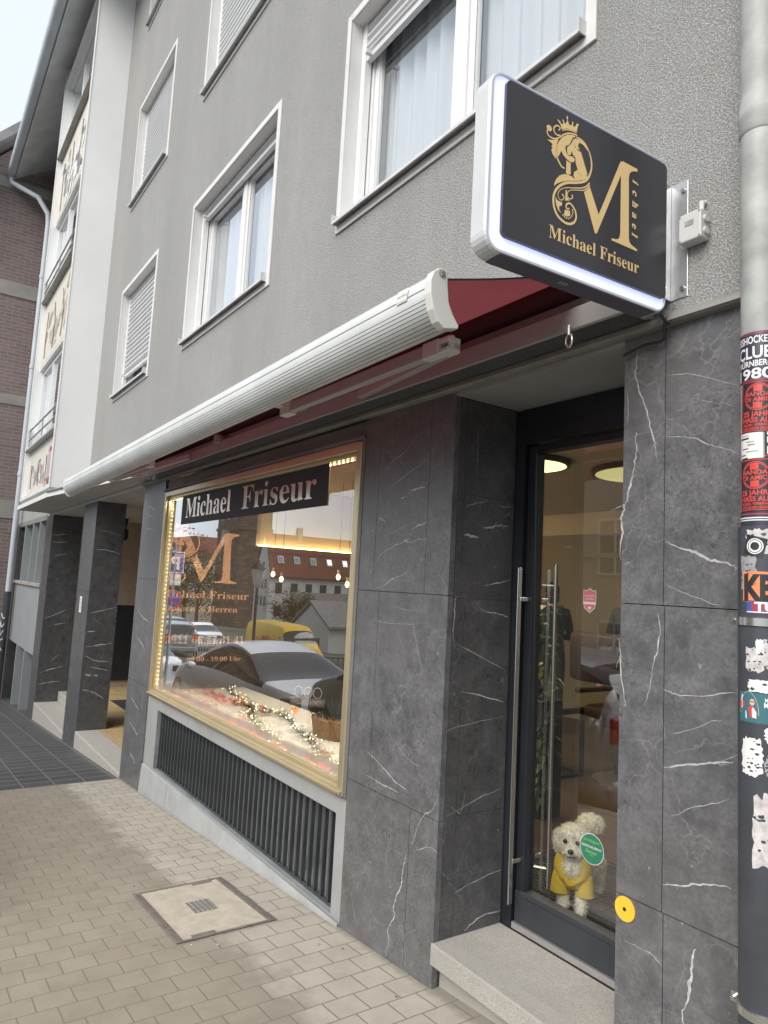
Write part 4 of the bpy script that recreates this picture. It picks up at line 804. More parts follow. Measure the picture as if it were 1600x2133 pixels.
# canvas, sagging slightly, visible from below
mb=MB(); N=10
for k in range(N):
    def pt(t): return (-.765+.665*t, 2.572+.235*t-.012*math.sin(math.pi*t))
    a=pt(k/N); c_=pt((k+1)/N); mb.quad((AX0+.05,a[0],a[1]),(AX1-.03,a[0],a[1]),(AX1-.03,c_[0],c_[1]),(AX0+.05,c_[0],c_[1]))
droop(mb.build('canvas','canvas',A,smooth=True))
mb=MB()
for k in range(N):
    a=pt(k/N); c_=pt((k+1)/N); mb.box(AX1-.034,AX1-.028,min(a[0],c_[0]),max(a[0],c_[0]),0,1) if 0 else mb.poly([(AX1-.028,a[0],a[1]-.003),(AX1-.028,c_[0],c_[1]-.003),(AX1-.028,c_[0],c_[1]+.004),(AX1-.028,a[0],a[1]+.004)])
mb.build('canvas_hem','black_frame',A,recalc=False)
# cassette on the wall
mb=MB(); mb.extr([(-.002,2.662),(-.125,2.588),(-.135,2.592),(-.135,2.664),(-.128,2.672),(-.118,2.672),(-.118,2.60),(-.002,2.68)],AX0+.1,AX1+.16); mb.build('wall_rail','cassette',A,bevel=.0)
mb=MB(); mb.extr([(-.002,2.69),(-.06,2.69),(-.075,2.75),(-.11,2.80),(-.11,2.86),(-.002,2.88)],AX0+.1,AX1+.16); mb.build('cassette','cassette',A)
mb=MB(); mb.tube([(AX0+.12,-.075,2.775),(AX1+.1,-.075,2.775)],.045,14); mb.build('roller_tube','canvas',A,smooth=True)
mb=MB(); mb.extr([(-.002,2.585),(-.128,2.585),(-.14,2.60),(-.14,2.87),(-.12,2.89),(-.002,2.89)],AX1+.16,AX1+.178); mb.build('cassette_end','cassette',A,bevel=.003)
# folding arms
def arm(xe,sx):
    mb=MB(); d=Vector((sx,0,0))
    e=Vector((xe,-.50,2.505)); s=Vector((xe+sx*1.12,-.50,2.502))
    u=(s-e).normalized(); w=Vector((0,1,0))
    mb.obox((e+s)/2,(u,w,Vector((0,0,1))),((s-e).length/2,.019,.026)); 
    o=mb.build('folding_arm','arm',A,bevel=.006)
    mb=MB(); mb.obox(s+u*.0,(u,w,Vector((0,0,1))),(.05,.024,.034)); mb.obox(s+u*.03+Vector((0,-.05,.02)),(u,w,Vector((0,0,1))),(.03,.06,.012)); mb.build('arm_bracket','awning_cap',o,bevel=.006)
    mb=MB(); mb.obox(e-u*.035,(u,w,Vector((0,0,1))),(.045,.022,.030)); mb.obox(e-u*.10+Vector((0,.012,.018)),(u,w,Vector((0,0,1))),(.030,.030,.010)); mb.obox(e-u*.10+Vector((0,.012,-.018)),(u,w,Vector((0,0,1))),(.030,.030,.008))
    mb.tube([e-u*.115+Vector((0,.01,-.034)),e-u*.115+Vector((0,.01,.036))],.013,12); mb.build('arm_elbow','awning_cap',o,bevel=.004)
    mb=MB(); e2=e-u*.12+Vector((0,.03,0)); s2=Vector((xe+sx*1.0,-.16,2.62)); q=(s2-e2).normalized(); w2=Vector((-q.y,q.x,0)).normalized(); mb.obox((e2+s2)/2,(q,w2,q.cross(w2)),((s2-e2).length/2,.017,.022)); mb.build('arm_tube','arm',o,bevel=.005)
arm(-1.97,-1); arm(-6.55,1)
for x in (-3.62,-5.0): 
    mb=MB(); mb.box(x-.03,x+.03,-.16,-.04,2.655,2.72); mb.box(x+.05,x+.062,-.16,-.04,2.655,2.70); mb.build('rail_bracket','cassette',A,bevel=.005)
mb=MB(); mb.tube([(-1.62,-.15,2.60),(-1.62,-.15,2.565)],.008,8); mb.tube([(-1.62+.014*math.cos(a),-.15,2.545+.024*math.sin(a)) for a in [2*math.pi*k/14 for k in range(15)]],.0045,8); mb.build('crank_eye','steel',A,smooth=True)
# ---------------------------------------------------------------- projecting sign
SP=Vector((-1.325,-.785,0)); SD=Vector((.040,.70,0)).normalized(); SN=Vector((SD.y,-SD.x,0))
def sg(s,z,n=0): p=SP+SD*s+SN*n; return Vector((p.x,p.y,z))
S=E('projecting_sign',(-1.3,-.45,2.8)); tag(S,'black and gold hairdresser light box sign with white rim projecting from the wall','sign')
def rrect(s0,s1,z0,z1,r,k=6,r2=None):
    o=[]
    for cx,cz,a0 in ((s1-r,z1-r,0),(s0+r,z1-r,90),(s0+r,z0+r,180),(s1-r,z0+r,270)):
        for q in range(k+1): a=R(a0+90*q/k); o.append((cx+r*math.cos(a),cz+r*math.sin(a)))
    return o
def loft(mb,ringA,nA,ringB,nB,m=0):
    i=len(mb.v); n=len(ringA); mb.v+=[tuple(sg(a,b,nA)) for a,b in ringA]+[tuple(sg(a,b,nB)) for a,b in ringB]
    for k in range(n): mb.f.append((i+k,i+(k+1)%n,i+n+(k+1)%n,i+n+k)); mb.m.append(m)
o1=rrect(-.034,.708,2.556,3.077,.052); o2=rrect(-.030,.704,2.560,3.073,.048); i1=rrect(-.022,.700,2.567,3.068,.040)
mb=MB(); loft(mb,o1,-.066,o1,-.012,0); loft(mb,o1,-.012,o2,-.004,0); loft(mb,o2,-.004,i1,-.004,0); loft(mb,i1,-.004,i1,-.02,0)
mb.poly([sg(a,b,-.066) for a,b in reversed(o1)],0)
body=mb.build('sign_box','sign_body',S,recalc=False)
mb=MB(); mb.poly([sg(a,b,-.010) for a,b in i1]); mb.build('lit_border','sign_light',S,recalc=False)
mb=MB(); mb.poly([sg(a,b,0) for a,b in [( .02,2.5535),(.655,2.5535)]]+[sg(.655,2.5535,-.066),sg(.02,2.5535,-.066)]); mb.build('sign_underside','sign_under',S,recalc=False)
bk=rrect(.020,.700,2.606,3.060,.018); mb=MB(); loft(mb,bk,-.010,bk,.0,0); mb.poly([sg(a,b,0) for a,b in bk],0); face=mb.build('sign_face','black_gloss',S,recalc=False)
mb=MB(); fs=lambda a,b:sg(a,b,.0012)
for k,v in LP.items(): mb.poly([fs(a,b) for a,b in v])
for pts,w1,w2 in LS:
    p=smoothpath([Vector((a,b)) for a,b in pts],6); mx_=len(p)-1
    ribbon(mb,p,lambda t,k:(w1+(w2-w1)*math.sin(math.pi*t)),fs)
for k,(a,b) in enumerate(LB):
    r=.0028 if k<9 else .0105
    mb.poly([fs(a+r*math.cos(q*math.pi/5),b+r*(.9 if k<9 else .9)*math.sin(q*math.pi/5)) for q in range(10)])
mb.build('crest_letter','logo_gold',face,recalc=False)
mb=MB(); fs2=lambda a,b:sg(.190+a,2.6535+b,.0012); addtext(mb,serif('Michael Friseur'),fs2,width=.379,height=.0385)
mb.build('name_lettering','logo_gold',face,recalc=False)
mb=MB()
for k,ch in enumerate('ichael'):
    vs,fc,w=text2d(serif(ch),.018); z=2.952-[.0,.034,.069,.106,.142,.173][k]; s_=.037; i=len(mb.v)
    # letters run downwards, turned a quarter; slight slant
    mb.v+=[tuple(fs(.5355+y*s_+ (-x)*s_*.0, z-x*s_-y*s_*.18)) for x,y in vs]
    for f in fc: mb.f.append(tuple(i+q for q in f)); mb.m.append(0)
mb.build('upright_lettering','logo_gold',face,recalc=False)
mb=MB(); mb.box(-1.335,-1.322,-.10,-.004,2.635,3.035); mb.box(-1.335,-1.262,-.004,-.0005,2.635,3.035); mb.box(-1.38,-1.322,-.10,-.085,2.635,3.035)
br=mb.build('wall_bracket','aluminium',S,bevel=.0015)
mb=MB()
for z in (2.665,2.835,3.0): mb=MB(); mb.tube([(-1.278,-.004,z),(-1.278,-.012,z)],.008,6); mb.build('bolt','steel',br)
for z in (2.67,2.84): mb=MB(); mb.tube([(-1.322,-.045,z),(-1.314,-.045,z)],.007,6); mb.build('bolt','steel',br)
mb=MB(); 
for a in (-.006,0,.006):
    for c_ in (-.005,0,.005): mb.ell(sg(.28+a*2,2.5528,-.03+c_),.002,.002,.001,6,4)
mb.build('drain_vent','shelf_white',S)
# cable from the sign down into the wall
mb=MB(); mb.tube(smoothpath([(-1.30,-.09,2.56),(-1.30,-.05,2.54),(-1.31,-.035,2.57),(-1.315,-.048,2.54),(-1.33,-.03,2.50),(-1.41,-.02,2.505),(-1.49,-.02,2.49)],6),.005,8); tag(mb.build('cable','cable',smooth=True),'black cable looping from the lit sign to the top of the marble','cable')
mb=MB(); mb.box(-1.268,-1.190,-.048,-.001,2.795,2.89); jb=mb.build('junction_box','box_grey',bevel=.005); tag(jb,'small pale grey junction box on the stucco right of the projecting sign','junction box')
mb=MB()
for x in (-1.262,-1.196):
    for z in (2.802,2.883): mb.tube([(x,-.048,z),(x,-.0495,z)],.0035,8)
mb.build('screw','st_grey',jb)
mb=MB(); mb.box(-1.245,-1.215,-.0495,-.0485,2.845,2.862); mb.build('embossed_mark','st_grey',jb)
mb=MB(); mb.tube([(-1.205,-.02,2.89),(-1.205,-.02,2.92),(-1.205,.01,2.93)],.009,10); mb.tube([(-1.19,-.025,2.86),(-1.182,-.025,2.86)],.012,12);mb.tube([(-1.19,-.025,2.82),(-1.182,-.025,2.82)],.012,12); mb.build('cable_gland','box_grey',jb,smooth=True)
# ---------------------------------------------------------------- rain pipe with stickers
PC=Vector((-.985,-.085)); RU,RL=.052,.060
Pp=E('rain_pipe',(PC.x,PC.y,.06)); tag(Pp,'zinc rain downpipe covered in stickers, its lower half black, beside the marble wall','downpipe')
def cyl(name,r,z0,z1,mat,par=Pp,n=40):
    mb=MB(); mb.tube([(PC.x,PC.y,z0),(PC.x,PC.y,z1)],r,n); return mb.build(name,mat,par,smooth=True)
up=cyl('zinc_pipe',RU,1.86,10.2,'zinc'); lo=cyl('black_pipe',RL,.0,1.865,'pipe_black')
for z,r,h_ in ((3.06,.060,.06),(5.2,.060,.06),(7.6,.060,.06)):
    mb=MB()
    mb.tube([(PC.x,PC.y,z-h_),(PC.x,PC.y,z-h_+.006),(PC.x,PC.y,z-.012),(PC.x,PC.y,z),(PC.x,PC.y,z+.012),(PC.x,PC.y,z+h_)],[RU+.001,RU+.005,RU+.005,RU+.009,RU+.005,RU+.001],40)
    mb.build('pipe_collar','zinc',Pp,smooth=True)
def clamp(z):
    mb=MB(); n=40; i=0
    mb.tube([(PC.x,PC.y,z-.012),(PC.x,PC.y,z-.010),(PC.x,PC.y,z+.010),(PC.x,PC.y,z+.012)],[RL+.001,RL+.005,RL+.005,RL+.001],40)
    mb.box(PC.x-RL-.022,PC.x-RL+.004,PC.y-.010,PC.y+.004,z-.013,z+.013); mb.tube([(PC.x-RL-.012,PC.y-.022,z),(PC.x-RL-.012,PC.y+.014,z)],.006,8); mb.tube([(PC.x-.02,PC.y,z),(PC.x-.02,0,z)],.008,8)
    return mb.build('pipe_clamp','steel',Pp,smooth=True)
clamp(1.612); clamp(.640)
PH=R(-62.5)    # direction from the pipe to the street corner where most stickers face
def cy(phi0,z0,r): return lambda a,b: Vector((PC.x+r*math.cos(phi0+a/r),PC.y+r*math.sin(phi0+a/r),z0+b))
def cslice(mb2,step,phi0,r,z0,tilt=0):
    """take a flat MB in (a,0,b) space, slice it finely and wrap it round the pipe"""
    me=bpy.data.meshes.new('t'); me.from_pydata(mb2.v,[],mb2.f)
    for p,k in zip(me.polygons,mb2.m): p.material_index=k
    bm=bmesh.new(); bm.from_mesh(me); bpy.data.meshes.remove(me)
    xs=[v.co.x for v in bm.verts]; x=min(xs)+step
    while x<max(xs):
        bmesh.ops.bisect_plane(bm,geom=bm.verts[:]+bm.edges[:]+bm.faces[:],plane_co=(x,0,0),plane_no=(1,0,0)); x+=step
    out=MB(); bm.verts.ensure_lookup_table(); c,s=math.cos(tilt),math.sin(tilt)
    for v in bm.verts:
        a=v.co.x*c-v.co.z*s; b_=v.co.x*s+v.co.z*c; rr=r-v.co.y
        out.v.append((PC.x+rr*math.cos(phi0+a/r),PC.y+rr*math.sin(phi0+a/r),z0+b_))
    for f in bm.faces: out.f.append(tuple(q.index for q in f.verts)); out.m.append(f.material_index)
    bm.free(); return out
def sticker(label,w,h,z,a0,mats,draw,r=None,tilt=0,lift=.0006):
    r=(r or RU)+lift; mb=MB(); mb.quad((0,0,0),(w,0,0),(w,0,h),(0,0,h),0); draw(mb,lambda a,b:(a,-.0005,b))
    o=cslice(mb,.006,PH+a0/r,r,z,tilt).build('sticker',mats,Pp,recalc=False); o['label']=label; return o
def rect(mb,a,b,c,d,m,y=-.0003): mb.quad((a,y,c),(b,y,c),(b,y,d),(a,y,d),m)
def d1(mb,f):
    rect(mb,0,.150,.134,.137,2); rect(mb,0,.150,.003,.006,2)
    for t,z,hh in (('EISHOCKEY',.108,.021),('CLUB',.066,.034),('NÜRNBERG',.043,.017),('1980',.008,.030)): addtext(mb,t,lambda a,b,z=z:(.009+a,-.0006,z+b),width=.098,height=hh,m=1,bold=.025,cap=.73)
sticker('dark sticker reading EISHOCKEY CLUB NÜRNBERG 1980',.145,.140,2.262,-.080,['st_navy','st_white','st_crimson'],d1)
def d2(mb,f):
    rect(mb,.003,.097,.003,.141,1,-.0002); rect(mb,.005,.095,.005,.139,0,-.0003)
    n=28
    for r_,m_,y in ((.038,1,-.0004),(.0355,0,-.0005),(.034,1,-.0006),(.032,0,-.0007)): mb.poly([(.050+r_*math.cos(2*math.pi*k/n),y,.098+r_*math.sin(2*math.pi*k/n)) for k in range(n)],m_)
    rect(mb,.038,.060,.067,.130,1,-.0008)
    rect(mb,.014,.086,.083,.113,0,-.0009)
    addtext(mb,'BANDA',lambda a,b:(.016+a,-.0011,.100+b),width=.066,height=.012,m=1,bold=.03,cap=.73); addtext(mb,'DI AMICI',lambda a,b:(.016+a,-.0011,.085+b),width=.068,height=.012,m=1,bold=.03,cap=.73)
    for t,z,hh in (('25 JAHRE',.044,.014),('HASS AUF',.027,.014),('ALLEN, VERBÄNDE',.017,.007),('UND JEDEN GEGNER',.007,.007)): addtext(mb,t,lambda a,b,z=z:(.009+a,-.0006,z+b),width=.082,height=hh,m=1,bold=.03,cap=.73)
sticker('black and red sticker with a round club emblem, upper of two alike',.100,.144,2.122,-.062,['st_black','st_red'],d2,tilt=-.03,lift=.0012)
sticker('black and red sticker with a round club emblem, lower of two alike',.100,.144,1.904,-.066,['st_black','st_red'],d2,tilt=.02,lift=.0012)
def d3(mb,f):
    rn=random.Random(4)
    for k in range(9): a=rn.uniform(0,.03); rect(mb,a,a+rn.uniform(.02,.036),.004+k*.009,.004+k*.009+rn.uniform(.002,.006),rn.choice([1,1,2,3]),-.0003)
sticker('small black and white photo strip sticker',.068,.09,2.045,-.066,['st_white','st_black','st_grey','st_blue'],d3,lift=.0003)
def d4(mb,f):
    rect(mb,.0,.09,.088,.092,2); rect(mb,.0,.09,.003,.007,2)
    for t,z,hh in (('TORBEN',.062,.022),('UND',.036,.022),('NORDT',.010,.022)): pass
    for t,z in (('NAN',.062),('UNN',.036),('LOT',.010)): addtext(mb,t,lambda a,b,z=z:(.006+a,-.0006,z+b),width=.07,height=.021,m=1,bold=.03,cap=.73)
sticker('dark sticker with white block capitals at the right edge',.09,.095,2.05,.006,['st_black','st_white','st_crimson'],d4,lift=.0004)
def d5(mb,f): rect(mb,0,.2,.030,.034,1); rect(mb,0,.2,.020,.0235,2); rect(mb,0,.2,.014,.017,2)
sticker('purple band with white and pink stripes round the pipe',.19,.040,1.866,-.11,['st_navy','st_crimson','st_white'],d5,lift=.0003)
def d6(mb,f): rect(mb,.01,.03,.02,.04,1); rect(mb,.0,.05,.07,.078,1)
sticker('deep red sticker scrap with white script',.05,.085,1.945,.036,['st_crimson','st_white'],d6,lift=.0002)
def d7(mb,f):
    rect(mb,.001,.11,.001,.003,1);
    addtext(mb,'KBU',lambda a,b:(.004+a,-.0006,.007+b),width=.12,height=.066,m=1,bold=.05,cap=.73)
sticker('orange sticker with large black letters',.135,.080,1.664,-.052,['st_orange','st_black'],d7,r=RL)
def d8(mb,f): rect(mb,.012,.1,.004,.03,1); addtext(mb,'TU',lambda a,b:(.02+a,-.0006,.005+b),width=.05,height=.024,m=2,bold=.04,cap=.73); rect(mb,0,.1,0,.003,2)
sticker('blue and red sticker scrap below the orange one',.09,.03,1.636,-.040,['st_blue','st_crimson','st_white'],d8,r=RL,lift=.0003)
def d9(mb,f):
    # a standing figure in a red robe beside an arch, lettering at the right
    pts=[(.030+.026*math.cos(a),.020+.058*math.sin(a)) for a in [math.pi*k/14 for k in range(15)]]
    ribbon(mb,[Vector(p) for p in pts],lambda t,k:.0007,lambda a,b:(a,-.0003,b),1)
    mb.poly([(.036,-.0004,.012),(.046,-.0004,.012),(.053,-.0004,.022),(.046,-.0004,.040),(.036,-.0004,.043),(.029,-.0004,.036)],2)
    mb.poly([(.040,-.0005,.014),(.050,-.0005,.012),(.050,-.0005,.028),(.042,-.0005,.040),(.039,-.0005,.034)],1)
    mb.poly([(.040+.0065*math.cos(k*.52),-.0005,.052+.0085*math.sin(k*.52)) for k in range(12)],3); rect(mb,.033,.047,.052,.055,2,-.0007)
    mb.poly([(.008,-.0005,.034),(.012,-.0005,.034),(.011,-.0005,.058),(.014,-.0005,.066),(.010,-.0005,.070),(.007,-.0005,.060)],1)
    for cx in (.006,.015): mb.poly([(cx+.0035*math.cos(k*.6),-.0006,.045+.010*math.sin(k*.6)) for k in range(11)],2)
    mb.poly([(.022,-.0005,.010),(.026,-.0005,.008),(.024,-.0005,.028),(.021,-.0005,.028)],1)
    addtext(mb,'MAR',lambda a,b:(.070+a,-.0006,.056+b),width=.022,height=.009,m=1,bold=.03); addtext(mb,'MAX',lambda a,b:(.068+a,-.0006,.042+b),width=.028,height=.012,m=1,bold=.03)
sticker('teal sticker with a figure in a red robe under an arch',.105,.076,1.353,-.066,['st_teal','st_white','st_red','st_skin'],d9,r=RL)
def torn(seed,w,h,z,a0,mat,label,r=RL,holes=10,mats=None):
    rn=random.Random(seed); mb=MB(); n=40
    pts=[]
    for k in range(n):
        a=2*math.pi*k/n; q=max(abs(math.cos(a)),abs(math.sin(a))); rr=(.5/q)*.75+.5*.25; rr*=rn.uniform(.80,1.0); pts.append((w/2+w*rr*math.cos(a),0,h/2+h*rr*math.sin(a)))
    mb.poly(pts,0)
    for k in range(holes):
        cx=rn.uniform(.1,.9)*w; cz=rn.uniform(.1,.9)*h; s=rn.uniform(.04,.13)*w
        mb.poly([(cx+s*rn.uniform(.5,1)*math.cos(q*.9),-.0003,cz+s*.6*rn.uniform(.4,1)*math.sin(q*.9)) for q in range(7)],1)
    o=cslice(mb,.006,PH+a0/r,r+.0003,z).build('sticker_remnant',[mat,'pipe_black'],Pp,recalc=False); o['label']=label
torn(1,.075,.075,1.785,-.045,'st_torn','scraped remains of a sticker below the joint of the pipe',holes=14); torn(2,.05,.10,1.69,-.062,'st_grey','grey residue strip left of the orange sticker',holes=14)
torn(3,.055,.06,1.80,.018,'st_torn','ragged pale paper remnant'); torn(4,.05,.07,1.48,-.045,'st_torn','speckled remnant under the upper clamp',holes=16); torn(5,.05,.085,1.49,-.004,'st_torn','flaking remnant right of centre',holes=16)
torn(6,.07,.035,1.43,-.04,'st_white','torn white paper edge above the teal sticker',holes=2); torn(7,.075,.05,1.30,.0,'st_white','torn white paper under the teal sticker',holes=4)
torn(8,.062,.105,1.215,-.060,'st_white','worn white oval sticker',holes=16); torn(9,.06,.06,1.22,.0,'st_grey','grey residue beside the white oval',holes=12); torn(10,.09,.20,.985,-.030,'st_torn','large pale grey remnant of a torn poster',holes=18); torn(11,.02,.045,1.525,-.018,'st_white','white painted stroke',holes=0)
def d10(mb,f):
    n=24
    for r_,m_,y in ((.021,1,-.0003),(.018,0,-.0004),(.016,1,-.0005),(.011,0,-.0006)): mb.poly([(.026+r_*math.cos(2*math.pi*k/n),y,.026+r_*math.sin(2*math.pi*k/n)) for k in range(n)],m_)
sticker('small square black sticker with a white ring emblem',.052,.052,1.792,-.050,['st_black','st_white'],d10,r=RL,tilt=-.25,lift=.0012)
# far-left drainpipe at the end of the building
Q=E('drainpipe',(-16.2,-.1,-1)); tag(Q,'grey rain downpipe at the far left end with white graffiti at its black foot','downpipe')
mb=MB(); mb.tube([(-16.85,EY-.06,EZ-.02),(-16.85,EY-.06,EZ-.12),(-16.45,-.35,9.70),(-16.35,-.14,9.35),(-16.30,-.12,9.1),(-16.30,-.12,1.15)],.055,14); mb.build('grey_pipe','eave',Q,smooth=True)
for z in (3.6,5.9,7.9):
    mb=MB(); mb.tube([(-16.30,-.12,z-.04),(-16.30,-.12,z+.04)],.066,14); mb.build('pipe_collar','eave',Q,smooth=True)
mb=MB(); mb.tube([(-16.30,-.12,-1.05),(-16.30,-.12,1.16)],.065,14); mb.build('black_pipe','pipe_black',Q,smooth=True)
mb=MB(); rn=random.Random(5)
for k in range(5): 
    z=.66-.17*k; mb.tube([(-16.30+.068*math.cos(a+.0),-.12+.068*math.sin(a),z+.05*math.sin(3*a+k)) for a in [R(-115+q*13) for q in range(9)]],.009,5)
mb.build('graffiti','st_white',Q)
# ---------------------------------------------------------------- neighbouring brick house at the far left
K=E('brick_house',(-18,-1,-1.2)); tag(K,'dark brown brick house with pale concrete floor bands at the far left','house')
mb=MB(); X=-17.0
mb.extr([(-1.75,-1.6),(4,-1.6),(4,16.5),(-1.75,9.9)],X-6,X); mb.build('wall','brick',K,recalc=True)
mb=MB()
for a,b in ((-1.6,.34),(.34,.56),(2.70,3.09),(5.17,5.39),(7.57,7.89),(9.97,10.19)):
    mb.box(X-.02,X+(.02 if a>0 else .05),-1.77,4,a,b)
mb.build('concrete_band','concrete',K)
mb=MB(); 
mb.extr([(-2.6,9.02),(4,16.62),(4,16.86),(-2.65,9.20)],X-7,X+.55); mb.build('roof','roof_slate',K)
mb=MB(); mb.box(X-.01,X+.03,-1.70,-.62,3.6,4.9); w_=mb.build('window','white_plaster',K); mb=MB(); mb.box(X+.03,X+.035,-1.6,-.72,3.7,4.8); mb.build('pane','window_dark',w_)

# ---------------------------------------------------------------- access cover in the pavement
CV=E('access_cover',(-3.75,-.485,gz(-3.75))); tag(CV,'rectangular concrete filled access cover with iron rim and small studded plate in the pavement','access cover')
cx0,cx1,cy0,cy1=-4.125,-3.382,-.745,-.228
def gq(mb,x0,x1,y0,y1,dz,m=0,h=.004):
    p=[(x,y,gz(x)+dz) for x,y in ((x0,y0),(x1,y0),(x1,y1),(x0,y1))]; mb.poly(p,m)
    for k in range(4): a=p[k];b_=p[(k+1)%4]; mb.poly([a,b_,(b_[0],b_[1],b_[2]-h),(a[0],a[1],a[2]-h)],m)
mb=MB(); gq(mb,cx0+.02,cx1-.02,cy0+.04,cy1-.04,.0055); mb.build('concrete_infill','cover_concrete',CV,recalc=False)
mb=MB(); gq(mb,cx0,cx1,cy0,cy0+.038,.008); gq(mb,cx0,cx1,cy1-.038,cy1,.008); gq(mb,cx0,cx0+.018,cy0+.038,cy1-.038,.008); gq(mb,cx1-.018,cx1,cy0+.038,cy1-.038,.008)
for yy in (cy0+.019,cy1-.019):
    for k in range(46): x=cx0+.02+k*.0157; gq(mb,x,x+.008,yy-.012,yy+.012,.0105,0,.003)
gq(mb,cx0+.018,cx0+.05,-.42,-.30,.0075); gq(mb,cx1-.05,cx1-.018,-.66,-.54,.0075)
mb.build('iron_rim','iron',CV,recalc=False)
mb=MB(); gq(mb,-3.84,-3.68,-.545,-.425,.0075)
for i in range(6):
    for j in range(5): x=-3.828+i*.0272; y=-.533+j*.0250; gq(mb,x,x+.012,y,y+.011,.0105,1,.003)
mb.build('studded_plate',['iron','zinc'],CV,recalc=False)

# bits of litter, grit and dead leaves on the paving
mb=MB(); rn=random.Random(8)
for k in range(46):
    x=rn.uniform(-7.0,-2.3); y=-.03-abs(rn.gauss(0,.5)); z=gz(x)+.004; a=rn.uniform(0,3.1); w=rn.uniform(.003,.009); h_=rn.uniform(.002,.005); c_,s_=math.cos(a),math.sin(a)
    mb.poly([(x+p*c_-q*s_,y+p*s_+q*c_,z+rn.uniform(0,.003)) for p,q in ((-w,-h_),(w*.6,-h_*1.2),(w,h_*.6),(-w*.4,h_))],rn.choice([0,0,1,2,2]))
tag(mb.build('litter',['st_torn','leaf_orange','bark'],recalc=False),'tiny scraps of litter and dead leaf scattered on the beige paving','litter',kind='stuff')
# ---------------------------------------------------------------- salon interior
IX0,IX1,IY0,IY1,IZ=-7.22,-.8,.16,5.0,2.72
H=.18
mb=MB(); mb.quad((IX0,.3,H),(IX1,.3,H),(IX1,IY1,H),(IX0,IY1,H)); mb.build('salon_floor','wood_floor',B,recalc=False)
mb=MB(); mb.quad((IX0,.03,IZ),(IX0,IY1,IZ),(IX1,IY1,IZ),(IX1,.03,IZ)); mb.build('salon_ceiling','salon_ceiling',B,recalc=False)
mb=MB()
mb.box(IX0,IX1,IY1,IY1+.1,H,2.44,0); mb.box(IX0,IX1,IY1+.03,IY1+.1,2.44,IZ,1)
mb.box(IX0-.06,IX0,1.22,IY1,H,2.04,2); mb.box(IX0-.06,IX0-.03,1.22,IY1,2.04,IZ,1); mb.box(IX0-.06,IX0,.10,1.22,H,IZ,1)
mb.box(IX1,IX1+.1,.1,IY1,H,IZ,0)
# inner face of the street wall
mb.box(-3.14,-2.44,.03,.12,H,IZ,0); mb.box(-1.47,IX1,.03,.12,H,IZ,0); mb.box(-2.44,-1.47,.48,.55,2.55,IZ,0); mb.box(IX0,-3.14,.305,.32,2.43,IZ,0); mb.box(IX0,-3.14,.32,.34,H,.56,2)
mb.build('salon_wall',['salon_wall','salon_upper','salon_dark'],B,recalc=False)
mb=MB(); mb.box(IX0,IX0+.02,1.24,IY1-.02,2.035,2.05); mb.build('cove_light','cove_glow',B)
mb=MB(); mb.box(IX0,IX0+.05,1.24,IY1,1.98,2.03); mb.build('cove_ledge','salon_dark',B)
# dark lettered panel on the side wall of the shop window
mb=MB(); mb.box(IX0-.02,IX0+.004,.10,1.22,.50,2.70,0); PX=IX0+.006  # blank upper part is added so reflections in the glass show dark
def pf(y,z,n=0): return Vector((PX+n,y,z))
addtext(mb,serif('Michael Friseur'),lambda a,b:pf(.20+a,1.435+b),width=.98,height=.075,m=1)
addtext(mb,serif('Damen & Herren'),lambda a,b:pf(.26+a,1.295+b),width=.80,height=.06,m=1)
addtext(mb,serif('0911 66 44 31 41'),lambda a,b:pf(.30+a,.965+b),width=.86,height=.075,m=1)
addtext(mb,serif('Mo')+' - '+serif('Sa')+'  '+serif('09:00')+' - '+serif('19:00')+' '+serif('Uhr'),lambda a,b:pf(.24+a,.78+b),width=.90,height=.045,m=1)
mb.poly([pf(.20,.965),pf(.25,.965),pf(.25,1.045),pf(.20,1.045)],1)
# the crest again, bigger
ks=2.0
def pc(a,b): return pf(.14+(a-.15)*ks*1.08,1.555+(b-2.70)*ks)
for k,v in LP.items(): mb.poly([pc(a,b) for a,b in v],1)
for pts,w1,w2 in LS:
    p=smoothpath([Vector((a,b)) for a,b in pts],5); ribbon(mb,p,lambda t,k:(w1+(w2-w1)*math.sin(math.pi*t)),pc,1)
mb.build('lettered_panel',['salon_dark','copper_text'],B,recalc=False)
# oval ceiling lamps
def ovlamp(x,y,r,mat,label):
    mb=MB(); n=40; mb.extr([(x+r*math.cos(2*math.pi*k/n),y+r*math.sin(2*math.pi*k/n)) for k in range(n)],IZ-.045,IZ-.001,axis='z'); o=mb.build('ceiling_lamp','black_frame'); tag(o,label,'ceiling lamp','round ceiling lamps in the salon')
    mb=MB(); rr=r-.03; mb.poly([(x+rr*math.cos(2*math.pi*k/n),y+rr*math.sin(2*math.pi*k/n),IZ-.0465) for k in range(n)]); mb.build('diffuser',mat,o)
ovlamp(-3.95,2.05,.34,'lamp_glow','bright round yellow ceiling lamp cut off by the left door frame'); ovlamp(-3.45,2.95,.46,'lamp_dim','dimmer round ceiling lamp at the right of the door glass')
for x,y,e,s_ in ((-3.95,2.05,8,.5),(-3.5,2.95,6,.7),(-5.6,1.9,7,.6)):
    l=bpy.data.lights.new('ceiling_lamp_light','AREA'); l.energy=e; l.size=s_; l.color=(1,.84,.52); l.shape='DISK'; lo_=bpy.data.objects.new('ceiling_lamp_light',l); COL.objects.link(lo_); lo_.location=(x,y,IZ-.10)
l=bpy.data.lights.new('strip_light','AREA'); l.energy=19; l.shape='RECTANGLE'; l.size=3.2; l.size_y=.03; l.color=(1,.86,.64); lo_=bpy.data.objects.new('strip_light',l); COL.objects.link(lo_); lo_.location=(-4.9,.10,2.36)
